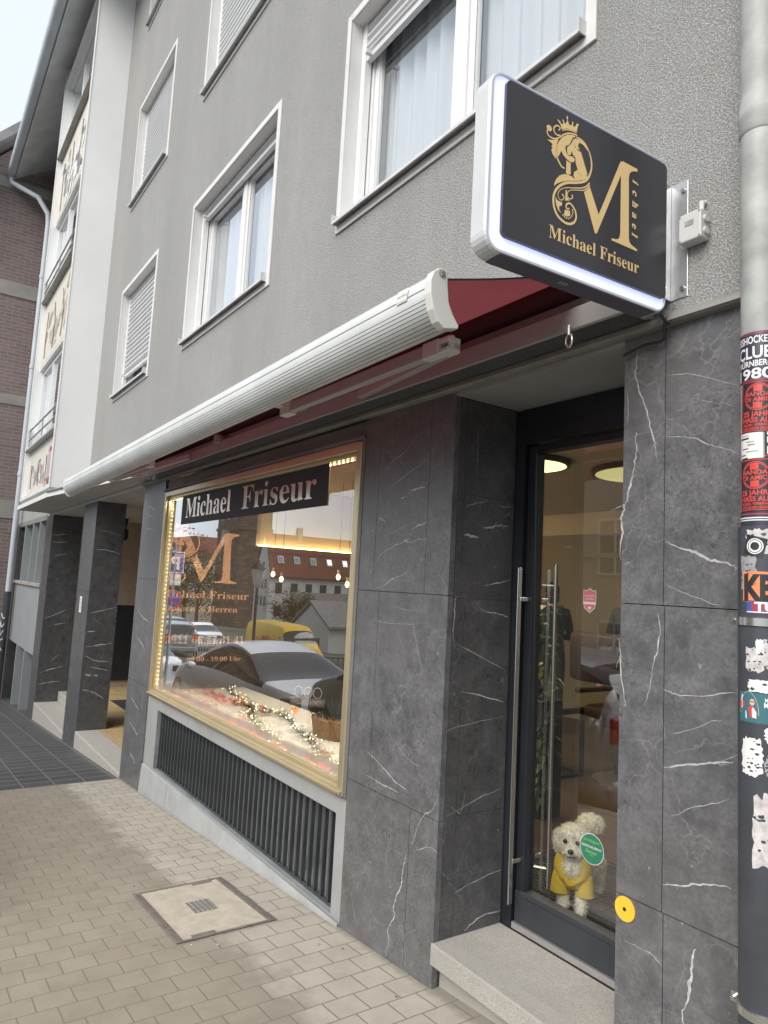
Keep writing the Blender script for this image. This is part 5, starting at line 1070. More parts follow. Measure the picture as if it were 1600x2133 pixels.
l=bpy.data.lights.new('strip_light','AREA'); l.energy=7; l.shape='RECTANGLE'; l.size=.03; l.size_y=1.7; l.color=(1,.82,.58); lo_=bpy.data.objects.new('strip_light',l); COL.objects.link(lo_); lo_.location=(-6.50,.09,1.50); lo_.rotation_euler=Vector((.8,-.6,0)).to_track_quat('Z','Y').to_euler()
ovlamp(-5.6,1.9,.30,'lamp_glow','round ceiling lamp above the shop window display')
# shelf behind the window
mb=MB(); mb.box(-7.20,-3.16,.07,1.22,.44,.49); mb.build('window_shelf','shelf_white',B)
# hanging bulbs
def bulb(x,y,z,label):
    o=E('pendant_bulb',(x,y,z)); tag(o,label,'pendant light','clear bulbs hanging inside the shop window')
    mb=MB(); mb.tube([(x,y,IZ),(x,y,z+.06)],.003,6); mb.build('cord','cable',o); mb=MB(); mb.tube([(x,y,z+.07),(x,y,z+.03)],.014,8); mb.build('socket','gold',o)
    mb=MB(); mb.ell((x,y,z),.022,.022,.03,10,8); mb.build('bulb','led',o,smooth=True)
for k,(x,y,z,l) in enumerate(((-7.0,1.35,1.73,'glowing bulb hanging alone at the left, higher of a close pair'),(-6.85,1.38,1.68,'glowing bulb just right of the lone left bulb, lower of that pair'),(-6.2,1.7,1.73,'glowing bulb at the left of the group of three'),(-6.05,1.72,1.66,'glowing bulb hanging lowest of the group of three'),(-5.9,1.75,1.70,'glowing bulb at the right of the group of three'))): bulb(x,y,z,l)
# garland with lights, cones, maple leaves
SZt=.492
rn=random.Random(11)
path=[(-7.0,.92),(-6.6,.84),(-6.2,.76),(-5.85,.70),(-5.6,.82),(-5.3,.78),(-5.0,.66),(-4.7,.62),(-4.4,.52),(-4.1,.44),(-3.8,.36)]
path2=[(-5.85,.70),(-5.6,.56),(-5.3,.50),(-5.0,.42),(-4.75,.36),(-4.5,.30),(-4.2,.24)]
def garland(path,label,dens):
    G_=E('fir_garland',(path[0][0],path[0][1],SZt)); tag(G_,label,'garland')
    P=smoothpath([Vector((x,y,SZt+.02)) for x,y in path],10); P=[p+Vector((rn.uniform(-.02,.02),rn.uniform(-.02,.02),rn.uniform(-.005,.02))) for p in P]
    mb=MB(); mb.tube(P,.004,5)
    for p in P:
        for _ in range(dens):
            d=Vector((rn.gauss(0,1),rn.gauss(0,1),rn.uniform(-.1,1))).normalized(); e=p+d*rn.uniform(.025,.055); s=d.cross(Vector((0,0,1))).normalized()*.003
            q=p+Vector((rn.uniform(-.02,.02),rn.uniform(-.02,.02),0)); mb.poly([q-s,q+s,e])
    mb.build('twigs','garland',G_,recalc=False)
    mb=MB()
    for k in range(len(P)//8):
        p=P[k*8+3]+Vector((rn.uniform(-.03,.03),rn.uniform(-.03,.03),.01))
        for j in range(40):
            t=j/40; a=j*2.4; r=.026*math.sin(math.pi*(.1+.85*t)); c=p+Vector((r*math.cos(a),r*math.sin(a),-.01+.055*t)); o_=Vector((math.cos(a),math.sin(a),.5))*.010; s=Vector((-math.sin(a),math.cos(a),0))*.008
            mb.poly([c-s,c+o_,c+s])
    mb.build('pine_cones','cone',G_,recalc=False)
    mb=MB()
    for p in P:
        for _ in range(1):
            if rn.random()<.85: mb.ell(p+Vector((rn.uniform(-.05,.05),rn.uniform(-.05,.05),rn.uniform(.0,.05))),.0032,.0032,.0032,5,4)
    o=mb.build('fairy_lights','led_small',G_); o['kind']='stuff'
garland(path,'fir garland with cones and tiny fairy lights winding along the back of the display',12)
garland(path2,'thinner fir garland with fairy lights branching towards the glass',9)
def maple(c,s,rz,tx,ty):
    out=[]; prof=[(0,-1),(.15,-.45),(.75,-.55),(.5,-.2),(1,.1),(.6,.2),(.7,.6),(.25,.4),(0,1),(-.25,.4),(-.7,.6),(-.6,.2),(-1,.1),(-.5,-.2),(-.75,-.55),(-.15,-.45)]
    m_=Matrix.Rotation(rz,3,'Z')@Matrix.Rotation(tx,3,'X')@Matrix.Rotation(ty,3,'Y')
    return [Vector(c)+m_@Vector((x*s,y*s,.25*s*(x*x))) for x,y in prof]
mb=MB()
def lay(cx,cy,n,sx,sy,cols):
    for _ in range(n):
        mb.poly(maple((cx+rn.gauss(0,sx),cy+rn.gauss(0,sy),SZt+rn.uniform(.008,.05)),rn.uniform(.028,.045),rn.uniform(0,6.3),rn.uniform(-.7,.7),rn.uniform(-.7,.7)),rn.choice(cols))
lay(-6.75,.70,22,.22,.06,[0,0,1]); lay(-6.2,.72,18,.12,.05,[0,1,1,2]); lay(-5.75,.78,14,.12,.05,[0,2,2,1]); lay(-6.2,.36,20,.30,.07,[0,1]); lay(-5.3,.28,24,.26,.06,[0,0,1]); lay(-4.6,.24,22,.24,.05,[0,0,1]); lay(-4.0,.22,16,.2,.04,[0,1,0]); lay(-4.15,.42,8,.08,.04,[1,2]); lay(-3.6,.2,12,.12,.05,[0,0]); lay(-6.8,.25,14,.2,.06,[0,0]); lay(-6.4,.22,40,.45,.05,[0,0,1]); lay(-5.6,.20,46,.40,.05,[0,0,1,1]); lay(-4.8,.18,50,.40,.045,[0,0,0,1,2]); lay(-4.1,.17,44,.35,.04,[0,0,1]); lay(-3.6,.16,20,.2,.03,[0,1]); lay(-6.2,.32,40,.4,.07,[0,1,1]); lay(-5.4,.30,46,.4,.07,[0,1,1,2]); lay(-4.6,.27,50,.4,.06,[0,1,1]); lay(-3.9,.22,34,.3,.05,[0,1])
mb.poly(maple((-5.45,.90,.56),.05,.4,1.2,.2),1)
o=mb.build('maple_leaves',['leaf_maple','leaf_orange','leaf_yellow'],recalc=False); tag(o,'scattered red and orange artificial maple leaves on the white display shelf','leaves',kind='stuff')
mb=MB()
for _ in range(260): 
    x=rn.uniform(-7.0,-3.4); mb.ell((x,.20+rn.uniform(-.06,.14)+.12*(-(x+3.5))/3.5*.5,SZt+rn.uniform(.01,.04)),.0045,.0045,.0045,5,4)
tag(mb.build('fairy_lights','led_small'),'warm fairy lights scattered among the maple leaves close to the glass','fairy lights',kind='stuff')
# basket of dark twigs with wooden sign
BK=E('basket',(-4.75,.98,SZt)); tag(BK,'round wooden tub of dark twigs with a small wooden word sign in the shop window','basket')
mb=MB(); c=Vector((-4.75,.98,SZt)); mb.tube([c,c+Vector((0,0,.02)),c+Vector((0,0,.14)),c+Vector((0,0,.145))],[.24,.25,.27,.26],28); mb.build('tub','basket',BK,smooth=True)
mb=MB()
for _ in range(420):
    a=rn.uniform(0,6.28); r=.24*rn.random()**.5; p=c+Vector((r*math.cos(a),r*math.sin(a),.13)); e=p+Vector((rn.gauss(0,.06),rn.gauss(0,.06),rn.uniform(.05,.26)*(1.2-r*2))); s=Vector((rn.uniform(-1,1),rn.uniform(-1,1),0)).normalized()*.005; mb.poly([p-s,p+s,e])
mb.build('twigs','garland',BK,recalc=False)
mb=MB(); q=Vector((.62,-.75,.2)).normalized(); ax=Vector((.78,.62,0)); o0=c+Vector((-.16,-.26,.24))
mb.obox(o0,(ax,Vector((0,0,1)),ax.cross(Vector((0,0,1)))),(.15,.032,.006)); w_=mb.build('word_sign','wood_sign',BK)
mb=MB(); nn=Vector((.62,-.78,0)); addtext(mb,'WILLKOMMEN',lambda a,b:o0+ax*(-.135+a)+Vector((0,0,-.018+b))+nn*.008,width=.27,height=.036,bold=.02)
for k in range(3): mb.tube([o0+ax*(-.08+.08*k+.035*math.cos(t))+Vector((0,0,.075+.04*math.sin(t))) for t in [2*math.pi*j/14 for j in range(15)]],.0035,5)
mb.build('carved_letters','concrete',w_,recalc=False)
# red parcel at the right edge of the display
mb=MB(); mb.box(-3.42,-3.28,.30,.44,SZt,SZt+.16); o=mb.build('red_box','st_crimson',bevel=.004); tag(o,'small red gift box at the right end of the window shelf','box')
mb=MB(); mb.box(-3.36,-3.34,.299,.441,SZt,SZt+.1615); mb.build('ribbon','shelf_white',o)
# plant in black tall planter behind the door frame
PL=E('potted_plant',(-3.42,1.75,H)); tag(PL,'tall leafy house plant with a red flower in a black planter inside the door','plant')
mb=MB(); mb.box(-3.52,-3.33,1.64,1.84,H,.95); mb.build('planter','black_frame',PL,bevel=.01)
mb=MB(); mb.tube([(-3.42,1.75,.9),(-3.40,1.74,1.3),(-3.42,1.74,1.65)],[.015,.01,.006],8)
def leafp(p,d,s,m):
    d=d.normalized(); w=d.cross(Vector((0,0,1))).normalized(); n_=w.cross(d)
    mb.poly([p,p+d*s*.35+w*s*.28+n_*s*.06,p+d*s*.75+w*s*.18,p+d*s-n_*s*.12,p+d*s*.75-w*s*.18,p+d*s*.35-w*s*.28+n_*s*.06],m)
for _ in range(150):
    z=rn.uniform(.55,1.60); a=rn.uniform(0,6.28); p=Vector((-3.41,1.74,z))+Vector((math.cos(a),math.sin(a),0))*rn.uniform(.02,.08); leafp(p,Vector((math.cos(a),math.sin(a),rn.uniform(-1.2,.3))),rn.uniform(.05,.10),2 if (1.02<z<1.20 and rn.random()<.6) else (1 if rn.random()<.5 else 0))
for _ in range(60):
    z=rn.uniform(.3,.9); p=Vector((-3.34+rn.uniform(-.02,.04),1.62+rn.uniform(-.05,.1),z)); leafp(p,Vector((rn.uniform(.1,1),-1,-1)),rn.uniform(.05,.09),rn.choice([0,1]))
mb.build('foliage',['leaf_green','leaf_mid','leaf_cream'],PL,recalc=False)
mb=MB(); p=Vector((-3.38,1.72,1.66))
for k in range(5): leafp(p,Vector((math.cos(k*1.3),math.sin(k*1.3),.5)),.055,0)
mb.build('flower','leaf_red',PL,recalc=False)
# low table with black metal frame
T=E('side_table',(-4.2,2.6,H)); tag(T,'low side table with thin black metal frame on the wooden salon floor','table')
mb=MB()
tx0,tx1,ty0,ty1,tz=-4.55,-4.0,2.25,2.85,.72
for x in (tx0,tx1):
    for y in (ty0,ty1): mb.box(x-.015,x+.015,y-.015,y+.015,H,tz)
for z in (H+.015,tz-.015):
    for y in (ty0,ty1): mb.box(tx0,tx1,y-.0149,y+.0149,z-.0149,z+.0149)
    for x in (tx0,tx1): mb.box(x-.0149,x+.0149,ty0,ty1,z-.0149,z+.0149)
mb.build('table_frame','black_frame',T)
mb=MB(); mb.box(tx0-.02,tx1+.02,ty0-.02,ty1+.02,tz,tz+.02); mb.build('table_top','salon_dark',T)
# door mat
mb=MB(); mb.box(-2.9,-1.7,.72,1.45,H,H+.012)
for k in range(24): mb.box(-2.9,-1.7,.735+k*.03,.745+k*.03,H+.012,H+.017)
tag(mb.build('entrance_mat','mat_ribbed'),'ribbed black entrance mat on the floor behind the door','mat')
# salon chair back and two people
CH=E('salon_chair',(-3.69,2.75,H)); tag(CH,'brown leather salon chair with rounded back at the right edge of the door glass','chair')
mb=MB(); mb.box(-3.98,-3.40,2.62,2.76,.98,1.38); o=mb.build('backrest','brown_leather',CH,bevel=.05,smooth=True); mb=MB(); mb.box(-3.95,-3.43,2.78,3.28,.62,.78); mb.build('seat','brown_leather',CH,bevel=.04,smooth=True)
mb=MB(); mb.tube([(-3.69,3.0,H+.03),(-3.69,3.0,.62)],.035,14); mb.tube([(-3.69,3.0,H),(-3.69,3.0,H+.03)],.25,24); mb.build('pedestal','steel',CH)
mb=MB()
for x in (-4.0,-3.38): mb.box(x-.03,x+.03,2.78,3.2,.86,.90)
mb.build('armrest','brown_leather',CH,bevel=.01)
def skin(name,nodes,edges,mats,parent,sub=2,loc=None):
    me=bpy.data.meshes.new(name); me.from_pydata([n_[0] for n_ in nodes],edges,[]); ob=bpy.data.objects.new('t',me); COL.objects.link(ob)
    md=ob.modifiers.new('s','SKIN'); md.use_smooth_shade=True
    for k,n_ in enumerate(nodes):
        sv=me.skin_vertices[0].data[k]; r=n_[1]; sv.radius=(r,r) if not hasattr(r,'__len__') else r; sv.use_root=(k==0)
    ms_=ob.modifiers.new('u','SUBSURF'); ms_.levels=sub; ms_.render_levels=sub
    bpy.context.view_layer.update(); m2=bpy.data.meshes.new_from_object(ob.evaluated_get(bpy.context.evaluated_depsgraph_get())); m2.name=name
    bpy.data.objects.remove(ob); m2.materials.clear()
    for q in mats: m2.materials.append(M[q])
    o=bpy.data.objects.new(name,m2); COL.objects.link(o)
    if parent: o.parent=parent; o.matrix_parent_inverse=Matrix.Translation(-parent.location)
    return o
def rot2(p,c,a): x,y=p[0]-c[0],p[1]-c[1]; return (c[0]+x*math.cos(a)-y*math.sin(a),c[1]+x*math.sin(a)+y*math.cos(a),p[2])
def person(x,y,z,h,face,label,arms='hold',glasses=False,sit=False):
    """face: direction (radians) the person looks, in the ground plane"""
    k=h/1.7; P_=E('person',(x,y,z)); tag(P_,label,'person')
    T=lambda a,b,c: rot2((x+a*k,y+b*k,z+c*k),(x,y),face-math.pi/2)     # local +b = forward
    el=(T(-.25,.06,1.08),T(.25,.06,1.08)) if arms=='hold' else (T(-.25,-.02,1.10),T(.25,-.02,1.10))
    ha=(T(-.12,.26,1.12),T(.12,.26,1.12)) if arms=='hold' else (T(-.27,.06,.86),T(.27,.06,.86))
    n=[(T(0,0,.95),.14*k),(T(0,.0,1.12),.115*k),(T(0,.0,1.30),.135*k),(T(0,0,1.43),.085*k),(T(0,.01,1.50),.05*k),(T(0,.02,1.56),.055*k),
       (T(-.17,0,1.38),.065*k),(el[0],.045*k),(ha[0],.030*k),(T(.17,0,1.38),.065*k),(el[1],.045*k),(ha[1],.030*k),
       (T(-.09,0,.86),.095*k),(T(-.095,.01,.48),.06*k),(T(-.095,-.01,.08),.042*k),(T(-.10,.13,.035),.035*k),(T(.09,0,.86),.095*k),(T(.095,.01,.48),.06*k),(T(.095,-.01,.08),.042*k),(T(.10,.13,.035),.035*k)]
    e=[(0,1),(1,2),(2,3),(3,4),(4,5),(2,6),(6,7),(7,8),(2,9),(9,10),(10,11),(0,12),(12,13),(13,14),(14,15),(0,16),(16,17),(17,18),(18,19)]
    bd=skin('body',n,e,['jacket','trousers','skin'],P_)
    for p in bd.data.polygons:
        zc=p.center.z-z
        p.material_index=2 if zc>1.46*k else (1 if zc<.90*k else 0)
        if arms=='hold':
            c=Vector(p.center); 
            if min((c-Vector(h_)).length for h_ in ha)<.05*k: p.material_index=2
    hc=Vector(T(0,.035,1.605)); f=Vector((math.cos(face),math.sin(face),0)); r=Vector((f.y,-f.x,0)); up_=Vector((0,0,1))
    mb=MB(); mb.ell(hc,.072*k,.09*k,.112*k,20,14,0,(r,f,up_)); mb.ell(hc+f*.088*k-up_*.018*k,.013*k,.018*k,.022*k,8,6,0,(r,f,up_))
    for s in (-1,1): mb.ell(hc+r*s*.073*k-up_*.01*k,.010*k,.02*k,.03*k,8,6,0,(r,f,up_)); mb.ell(hc+f*.080*k+r*s*.030*k+up_*.012*k,.012*k,.008*k,.007*k,8,6,1,(r,f,up_)); mb.ell(hc+f*.084*k+r*s*.030*k+up_*.034*k,.017*k,.006*k,.004*k,8,6,2,(r,f,up_))
    mb.ell(hc+f*.083*k-up_*.055*k,.024*k,.008*k,.006*k,8,6,3,(r,f,up_)); mb.build('head',['skin','dog_eye','hair','st_crimson'],P_,smooth=True)
    # hair cap
    mb=MB(); mb.ell(hc-f*.018*k+up_*.022*k,.084*k,.096*k,.108*k,20,14,0,(r,f,up_)); mb.ell(hc-f*.055*k-up_*.06*k,.074*k,.050*k,.09*k,16,10,0,(r,f,up_))
    mb.build('hair','hair',P_,smooth=True)
    # five separate fingers per hand, slightly curled
    for hi,(hp,ep) in enumerate(zip(ha,el)):
        hp=Vector(hp);d=(hp-Vector(ep)).normalized(); sd=d.cross(up_).normalized(); mb=MB(); mb.ell(hp+d*.035*k,.022*k,.045*k,.040*k,12,8,0,(up_,d,sd) if False else (sd.cross(d),d,sd))
        for q in range(4):
            b0_=hp+d*.070*k+sd*(.024-.016*q)*k; L_=(.060,.070,.066,.050)[q]*k
            mb.tube([b0_,b0_+d*L_*.5-up_*.006*k,b0_+d*L_*.9-up_*.022*k],[.009*k,.008*k,.006*k],8)
        b0_=hp+d*.02*k+sd*.035*k; mb.tube([b0_,b0_+sd*.025*k+d*.025*k,b0_+sd*.028*k+d*.055*k-up_*.01*k],[.011*k,.010*k,.007*k],8)
        mb.build('hand','skin',P_,smooth=True)
    return P_
person(-5.35,3.95,H,1.60,R(150),'person with short dark hair in a black jacket standing with back to the door')
person(-3.86,3.35,H,1.66,R(-75),'person with dark hair facing the door behind the brown chair',arms='down')
# ---------------------------------------------------------------- the dog
def dog():
    D=E('dog',(0,0,0)); tag(D,'small curly white dog in a yellow shirt standing behind the glass door','dog')
    V3=Vector
    # local axes: x = picture right, -y = towards the viewer, z up
    n=[(V3((.0,.06,.195)),(.062,.066)),(V3((.0,.03,.255)),(.050,.052)),(V3((0,.0,.310)),(.054,.052)),(V3((0,-.012,.352)),(.060,.056)),(V3((0,-.012,.385)),(.042,.042)),(V3((.0,-.055,.322)),(.032,.026)),(V3((0,-.088,.316)),(.021,.018)),
       (V3((.025,.16,.200)),(.066,.064)),(V3((.06,.28,.205)),(.066,.060)),
       (V3((-.042,.035,.16)),.034),(V3((-.040,.020,.085)),.026),(V3((-.040,.008,.022)),.024),(V3((-.040,-.022,.014)),.020),
       (V3((.042,.035,.16)),.034),(V3((.042,.016,.085)),.026),(V3((.042,-.006,.022)),.024),(V3((.042,-.038,.014)),.020),
       (V3((.02,.30,.15)),.042),(V3((.015,.27,.09)),.026),(V3((.02,.32,.055)),.020),(V3((.02,.30,.02)),.020),(V3((.02,.275,.013)),.017),
       (V3((.10,.30,.15)),.042),(V3((.10,.27,.09)),.026),(V3((.105,.32,.055)),.020),(V3((.105,.30,.02)),.020),(V3((.105,.275,.013)),.017),
       (V3((.065,.33,.25)),.026),(V3((.07,.33,.30)),.026),(V3((.07,.28,.345)),.022),(V3((.08,.21,.355)),.014)]
    e=[(0,1),(1,2),(2,3),(3,4),(3,5),(5,6),(0,7),(7,8),(0,9),(9,10),(10,11),(11,12),(0,13),(13,14),(14,15),(15,16),(8,17),(17,18),(18,19),(19,20),(20,21),(8,22),(22,23),(23,24),(24,25),(25,26),(8,27),(27,28),(28,29),(29,30)]
    b=skin('body',n,e,['fur','fur_dark'],D,2); me=b.data
    # ears hang at the sides of the head, part of the same mesh; fur tufts too
    rn=random.Random(21); bm=bmesh.new(); bm.from_mesh(me); bm.normal_update()
    faces=[(f.calc_center_median(),f.normal.copy(),f.calc_area()) for f in bm.faces]
    tot=sum(f[2] for f in faces); mb=MB()
    for s in (-1,1):
        c=V3((s*.068,.0,.335))
        mb.ell(c,.020,.032,.052,12,9)
        for _ in range(170):
            a=rn.uniform(0,6.3);t=rn.uniform(.2,2.9); nn=V3((math.sin(t)*math.cos(a),math.sin(t)*math.sin(a),math.cos(t))); faces.append((c+V3((nn.x*.020,nn.y*.032,nn.z*.052)),nn,tot/2600))
    def ellf(c,rx,ry,rz,cnt):
        c=V3(c); mb.ell(c,rx*.9,ry*.9,rz*.9,16,10)
        for _ in range(cnt):
            z_=rn.uniform(-1,1);a=rn.uniform(0,6.28);q=math.sqrt(1-z_*z_);nn=V3((q*math.cos(a),q*math.sin(a),z_)); faces.append((c+V3((nn.x*rx,nn.y*ry,nn.z*rz)),nn,tot/2600))
    ellf((0,.0,.372),.064,.058,.050,420); ellf((0,-.062,.312),.040,.030,.026,160); ellf((0,-.035,.335),.058,.040,.040,260)
    ellf((0,-.012,.225),.044,.036,.052,260); ellf((.062,.25,.362),.062,.062,.046,380)
    for c,nn,ar in faces:
        cnt=ar/tot*17000; k_=int(cnt)+(1 if rn.random()<cnt-int(cnt) else 0)
        for _ in range(k_):
            if abs(c.x)<.085 and c.y<-.045 and .285<c.z<.40:   # keep eyes and nose clear
                if c.y<-.078 or any((V3((s*.0265,-.072,.362))-c).length<.014 for s in (-1,1)): L_=.006
                else: L_=.014
            else: L_=rn.uniform(.010,.019)
            d=(nn+V3((rn.gauss(0,.30),rn.gauss(0,.30),rn.gauss(-.75,.3)))).normalized(); t=V3((rn.uniform(-1,1),rn.uniform(-1,1),rn.uniform(-1,1))); sd=d.cross(t).normalized()*rn.uniform(.0007,.0014)
            p=c-nn*.004+V3((rn.gauss(0,.003),rn.gauss(0,.003),rn.gauss(0,.003))); m1=p+d*L_*.5; cv=V3((rn.gauss(0,1),rn.gauss(0,1),rn.gauss(-.4,1)))*L_*.20; e1=p+d*L_+cv
            i=len(mb.v); mb.v+=[tuple(p-sd),tuple(p+sd),tuple(m1+sd*.8+cv*.2),tuple(m1-sd*.8+cv*.2),tuple(e1)]
            mi=1 if rn.random()<.06 else 0
            mb.f+=[(i,i+1,i+2,i+3),(i+3,i+2,i+4)]; mb.m+=[mi,mi]
    m3=bpy.data.meshes.new('tufts'); m3.from_pydata(mb.v,[],mb.f); 
    for p,k in zip(m3.polygons,mb.m): p.material_index=k
    bm.from_mesh(m3); 
    bm.to_mesh(me); bm.free(); bpy.data.meshes.remove(m3)
    for p in me.polygons: p.use_smooth=True
    mb=MB()
    for s in (-1,1): mb.ell((s*.028,-.080,.360),.0105,.008,.0105,12,8)
    mb.build('eye','dog_eye',D,smooth=True)
    mb=MB(); mb.ell((0,-.112,.326),.0145,.010,.0115,12,8); mb.build('nose','dog_nose',D,smooth=True)
    mb=MB(); mb.tube([(-.018,-.100,.300),(-.008,-.108,.2975),(0,-.110,.302),(.008,-.108,.2975),(.018,-.100,.300)],.0024,6); mb.build('mouth','dog_nose',D,smooth=True)
    # shirt: chest tube with an open V front, plus two leg sleeves
    mb=MB(); N=36; rings=[]
    prof=[(.275,.060,.050,.028),(.255,.074,.062,.030),(.225,.084,.074,.036),(.190,.088,.080,.045),(.150,.086,.078,.052),(.118,.078,.066,.056)]
    i=0
    for zc,rx,ry,yc in prof:
        for q in range(N):
            a=2*math.pi*q/N-math.pi/2   # q=0 faces the viewer
            fr=max(0,math.cos(a+math.pi/2)); drop=.115*max(0,(fr-.70)/.30)*(1 if zc>.2 else .35 if zc>.17 else 0)
            w=1+.050*math.sin(a*5+zc*70)+.035*math.sin(a*9-zc*120)
            mb.v.append((rx*w*math.cos(a),yc+ry*w*math.sin(a),zc-drop*.8))
    for r_ in range(len(prof)-1):
        for q in range(N): a=r_*N+q;b_=r_*N+(q+1)%N; mb.f.append((a,b_,b_+N,a+N)); mb.m.append(0)
    for s in (-1,1):
        mb.tube([(s*.046,.036,.185),(s*.052,.030,.145),(s*.056,.024,.112),(s*.057,.020,.090),(s*.057,.020,.086)],[.040,.046,.045,.044,.040],20,cap=False)
        mb.tube([(s*.057,.020,.096),(s*.057,.020,.0925)],[.0455,.0455],20,cap=False)
    # back of the garment along the body
    mb.tube([(0,.06,.205),(.012,.11,.205),(.025,.155,.205)],[.080,.080,.078],24,cap=False)
    sh_=mb.build('shirt','shirt',D,smooth=True,recalc=False)
    sm=sh_.modifiers.new('s','SUBSURF'); sm.levels=1; sm.render_levels=1
    sd_=sh_.modifiers.new('t','SOLIDIFY'); sd_.thickness=.003
    # white bib fur over the neckline
    return D
D_=dog(); D_.location=(-2.300,.742,H+.004); D_.rotation_euler=(0,0,R(35)); D_.scale=(1.0,1.0,.96)
# ---------------------------------------------------------------- the street opposite, seen mirrored in the glass
def car(name,paint,label,kind,Lc,Wc,Hc,platetext=None,cat='car'):
    """car along x, front at -x, centred, wheels on z=0"""
    C_=E(name,(0,0,0)); tag(C_,label,cat,'cars parked along the kerb' if cat=='car' else None)
    # side outline stations: x (0 rear .. 1 front), belt half width, roof height etc.
    if kind=='sedan':
        st=[(.0,.62,.95,.80),(.03,.80,.98,.86),(.12,.94,1.02,.93),(.20,.97,1.10,.97),(.32,.98,1.34,.98),(.45,.98,1.44,1.0),(.55,.98,1.42,1.0),(.66,.98,1.22,1.0),(.74,.97,.98,.99),(.86,.95,.88,.96),(.95,.86,.76,.88),(1,.66,.60,.72)]
        belt=.94
    elif kind=='hatch':
        st=[(.0,.80,1.00,.88),(.02,.86,1.30,.93),(.08,.94,1.46,.96),(.22,.97,1.53,.98),(.45,.98,1.54,1.0),(.58,.98,1.46,1.0),(.70,.97,1.14,1.0),(.76,.96,1.02,.99),(.88,.93,.92,.95),(.96,.84,.78,.88),(1,.66,.60,.72)]
        belt=.98
    else:
        st=[(.0,.96,2.45,.98),(.01,.98,2.55,.99),(.1,.98,2.60,1.0),(.5,.98,2.60,1.0),(.70,.98,2.56,1.0),(.76,.97,2.40,1.0),(.86,.96,1.62,.99),(.89,.95,1.36,.97),(.97,.90,1.12,.92),(1,.78,.85,.82)]
        belt=1.25
    hw=Wc/2; NS=len(st); mb=MB(); rows=[]
    for (t,wt,top,wl) in st:
        x=Lc/2-t*Lc; b0=.20; bz=min(belt,top-.02); g=(top-bz)
        tum=.80 if kind!='van' else .95
        half=[(0,b0),(hw*wl*.86,b0),(hw*wl*.98,b0+.14),(hw*wl,.55),(hw*wl*.985,bz*.88),(hw*wl*.95,bz),(hw*wl*(.95-(1-tum)*min(1,g/.4)),bz+g*.78),(hw*wl*(.86-(1-tum)*min(1,g/.4)),bz+g*.95),(hw*wl*.40,top),(0,top+.008)]
        rows.append([(x,-y,z) for y,z in half]+[(x,y,z) for y,z in reversed(half[1:-1])])
    n=len(rows[0])
    for r_ in rows: mb.v+=r_
    for k in range(NS-1):
        for q in range(n):
            a=k*n+q;b_=k*n+(q+1)%n; qq=q if q<9 else n-1-q
            t0,t1=st[k],st[k+1]; glass=0
            if qq in (5,6):
                if kind=='sedan' and 2<=k<=7: glass=1
                if kind=='hatch' and 1<=k<=6: glass=1
                if kind=='van' and k in (5,): glass=1
            if qq in (7,8) :
                if kind=='sedan' and k in (2,3,6,7): glass=1
                if kind=='hatch' and k in (0,1,5): glass=1
                if kind=='van' and k in (5,): glass=1
            mb.f.append((a,b_,b_+n,a+n)); mb.m.append(glass)
    mb.f.append(tuple(range(n))[::-1]); mb.m.append(0); mb.f.append(tuple((NS-1)*n+q for q in range(n))); mb.m.append(0)
    bd=mb.build('body',[paint,'glass_car'],C_,smooth=True)
    sm=bd.modifiers.new('s','SUBSURF'); sm.levels=1; sm.render_levels=1
    wx=(Lc*.32,-Lc*.33); r=.33 if kind!='van' else .36; first=None
    for x in wx:
        for s in (-1,1):
            if first is None:
                mb=MB(); mb.tube([(0,-.11,0),(0,-.10,0),(0,.10,0),(0,.11,0)],[r-.03,r,r,r-.03],28); w=mb.build('wheel','rubber',C_,smooth=True)
                mb=MB(); mb.tube([(0,-.118,0),(0,-.108,0)],r*.66,24)
                for q in range(5): a=q*1.2566; mb.obox((r*.33*math.cos(a),-.122,r*.33*math.sin(a)),(Vector((math.cos(a),0,math.sin(a))),Vector((0,1,0)),Vector((-math.sin(a),0,math.cos(a)))),(r*.30,.006,.022))
                rm=mb.build('rim','aluminium',w); first=w
            else:
                w=first.copy(); COL.objects.link(w); w.parent=C_; q=rm.copy(); COL.objects.link(q); q.parent=w
            w.location=(x,s*(hw-.13),r); w.rotation_euler=(0,0,0 if s<0 else math.pi)
    for s in (-1,1):
        mb=MB()
        if kind=='van': mb.box(Lc/2-.02,Lc/2+.02,s*hw*.84-.06,s*hw*.84+.06,.95,1.5)
        else: mb.box(Lc/2-.16,Lc/2+.0,s*hw*.66-.17,s*hw*.66+.12,.72 if kind=='sedan' else .80,.86 if kind=='sedan' else 1.02)
        mb.build('tail_light','tail_red' if kind!='sedan' else 'car_dark',C_,bevel=.02)
        mb=MB(); mb.box(-Lc/2+.06,-Lc/2+.24,s*hw*.62-.14,s*hw*.62+.12,.60,.70); mb.build('headlight','lamp_clear',C_,bevel=.02)
        mb=MB(); mb.ell((-Lc*.14,s*(hw+.07),belt+.03),.08,.09,.06,10,8); mb.build('wing_mirror',paint,C_,smooth=True)
    mb=MB(); X=Lc/2+.022; mb.box(X-.02,X,-.27,.27,.60,.72,1); mb.box(X-.018,X+.002,-.258,.258,.612,.708,0)
    if platetext: addtext(mb,platetext,lambda a,b:(X+.004,-.22+a,.63+b),width=.44,height=.065,m=1,bold=.02,cap=.73)
    mb.build('number_plate',['plate','rubber'],C_,recalc=False)
    mb=MB(); mb.box(Lc/2-.05,Lc/2+.03,-hw*.80,hw*.80,.30,.48); mb.build('bumper',paint if kind!='van' else 'car_dark',C_,bevel=.03)
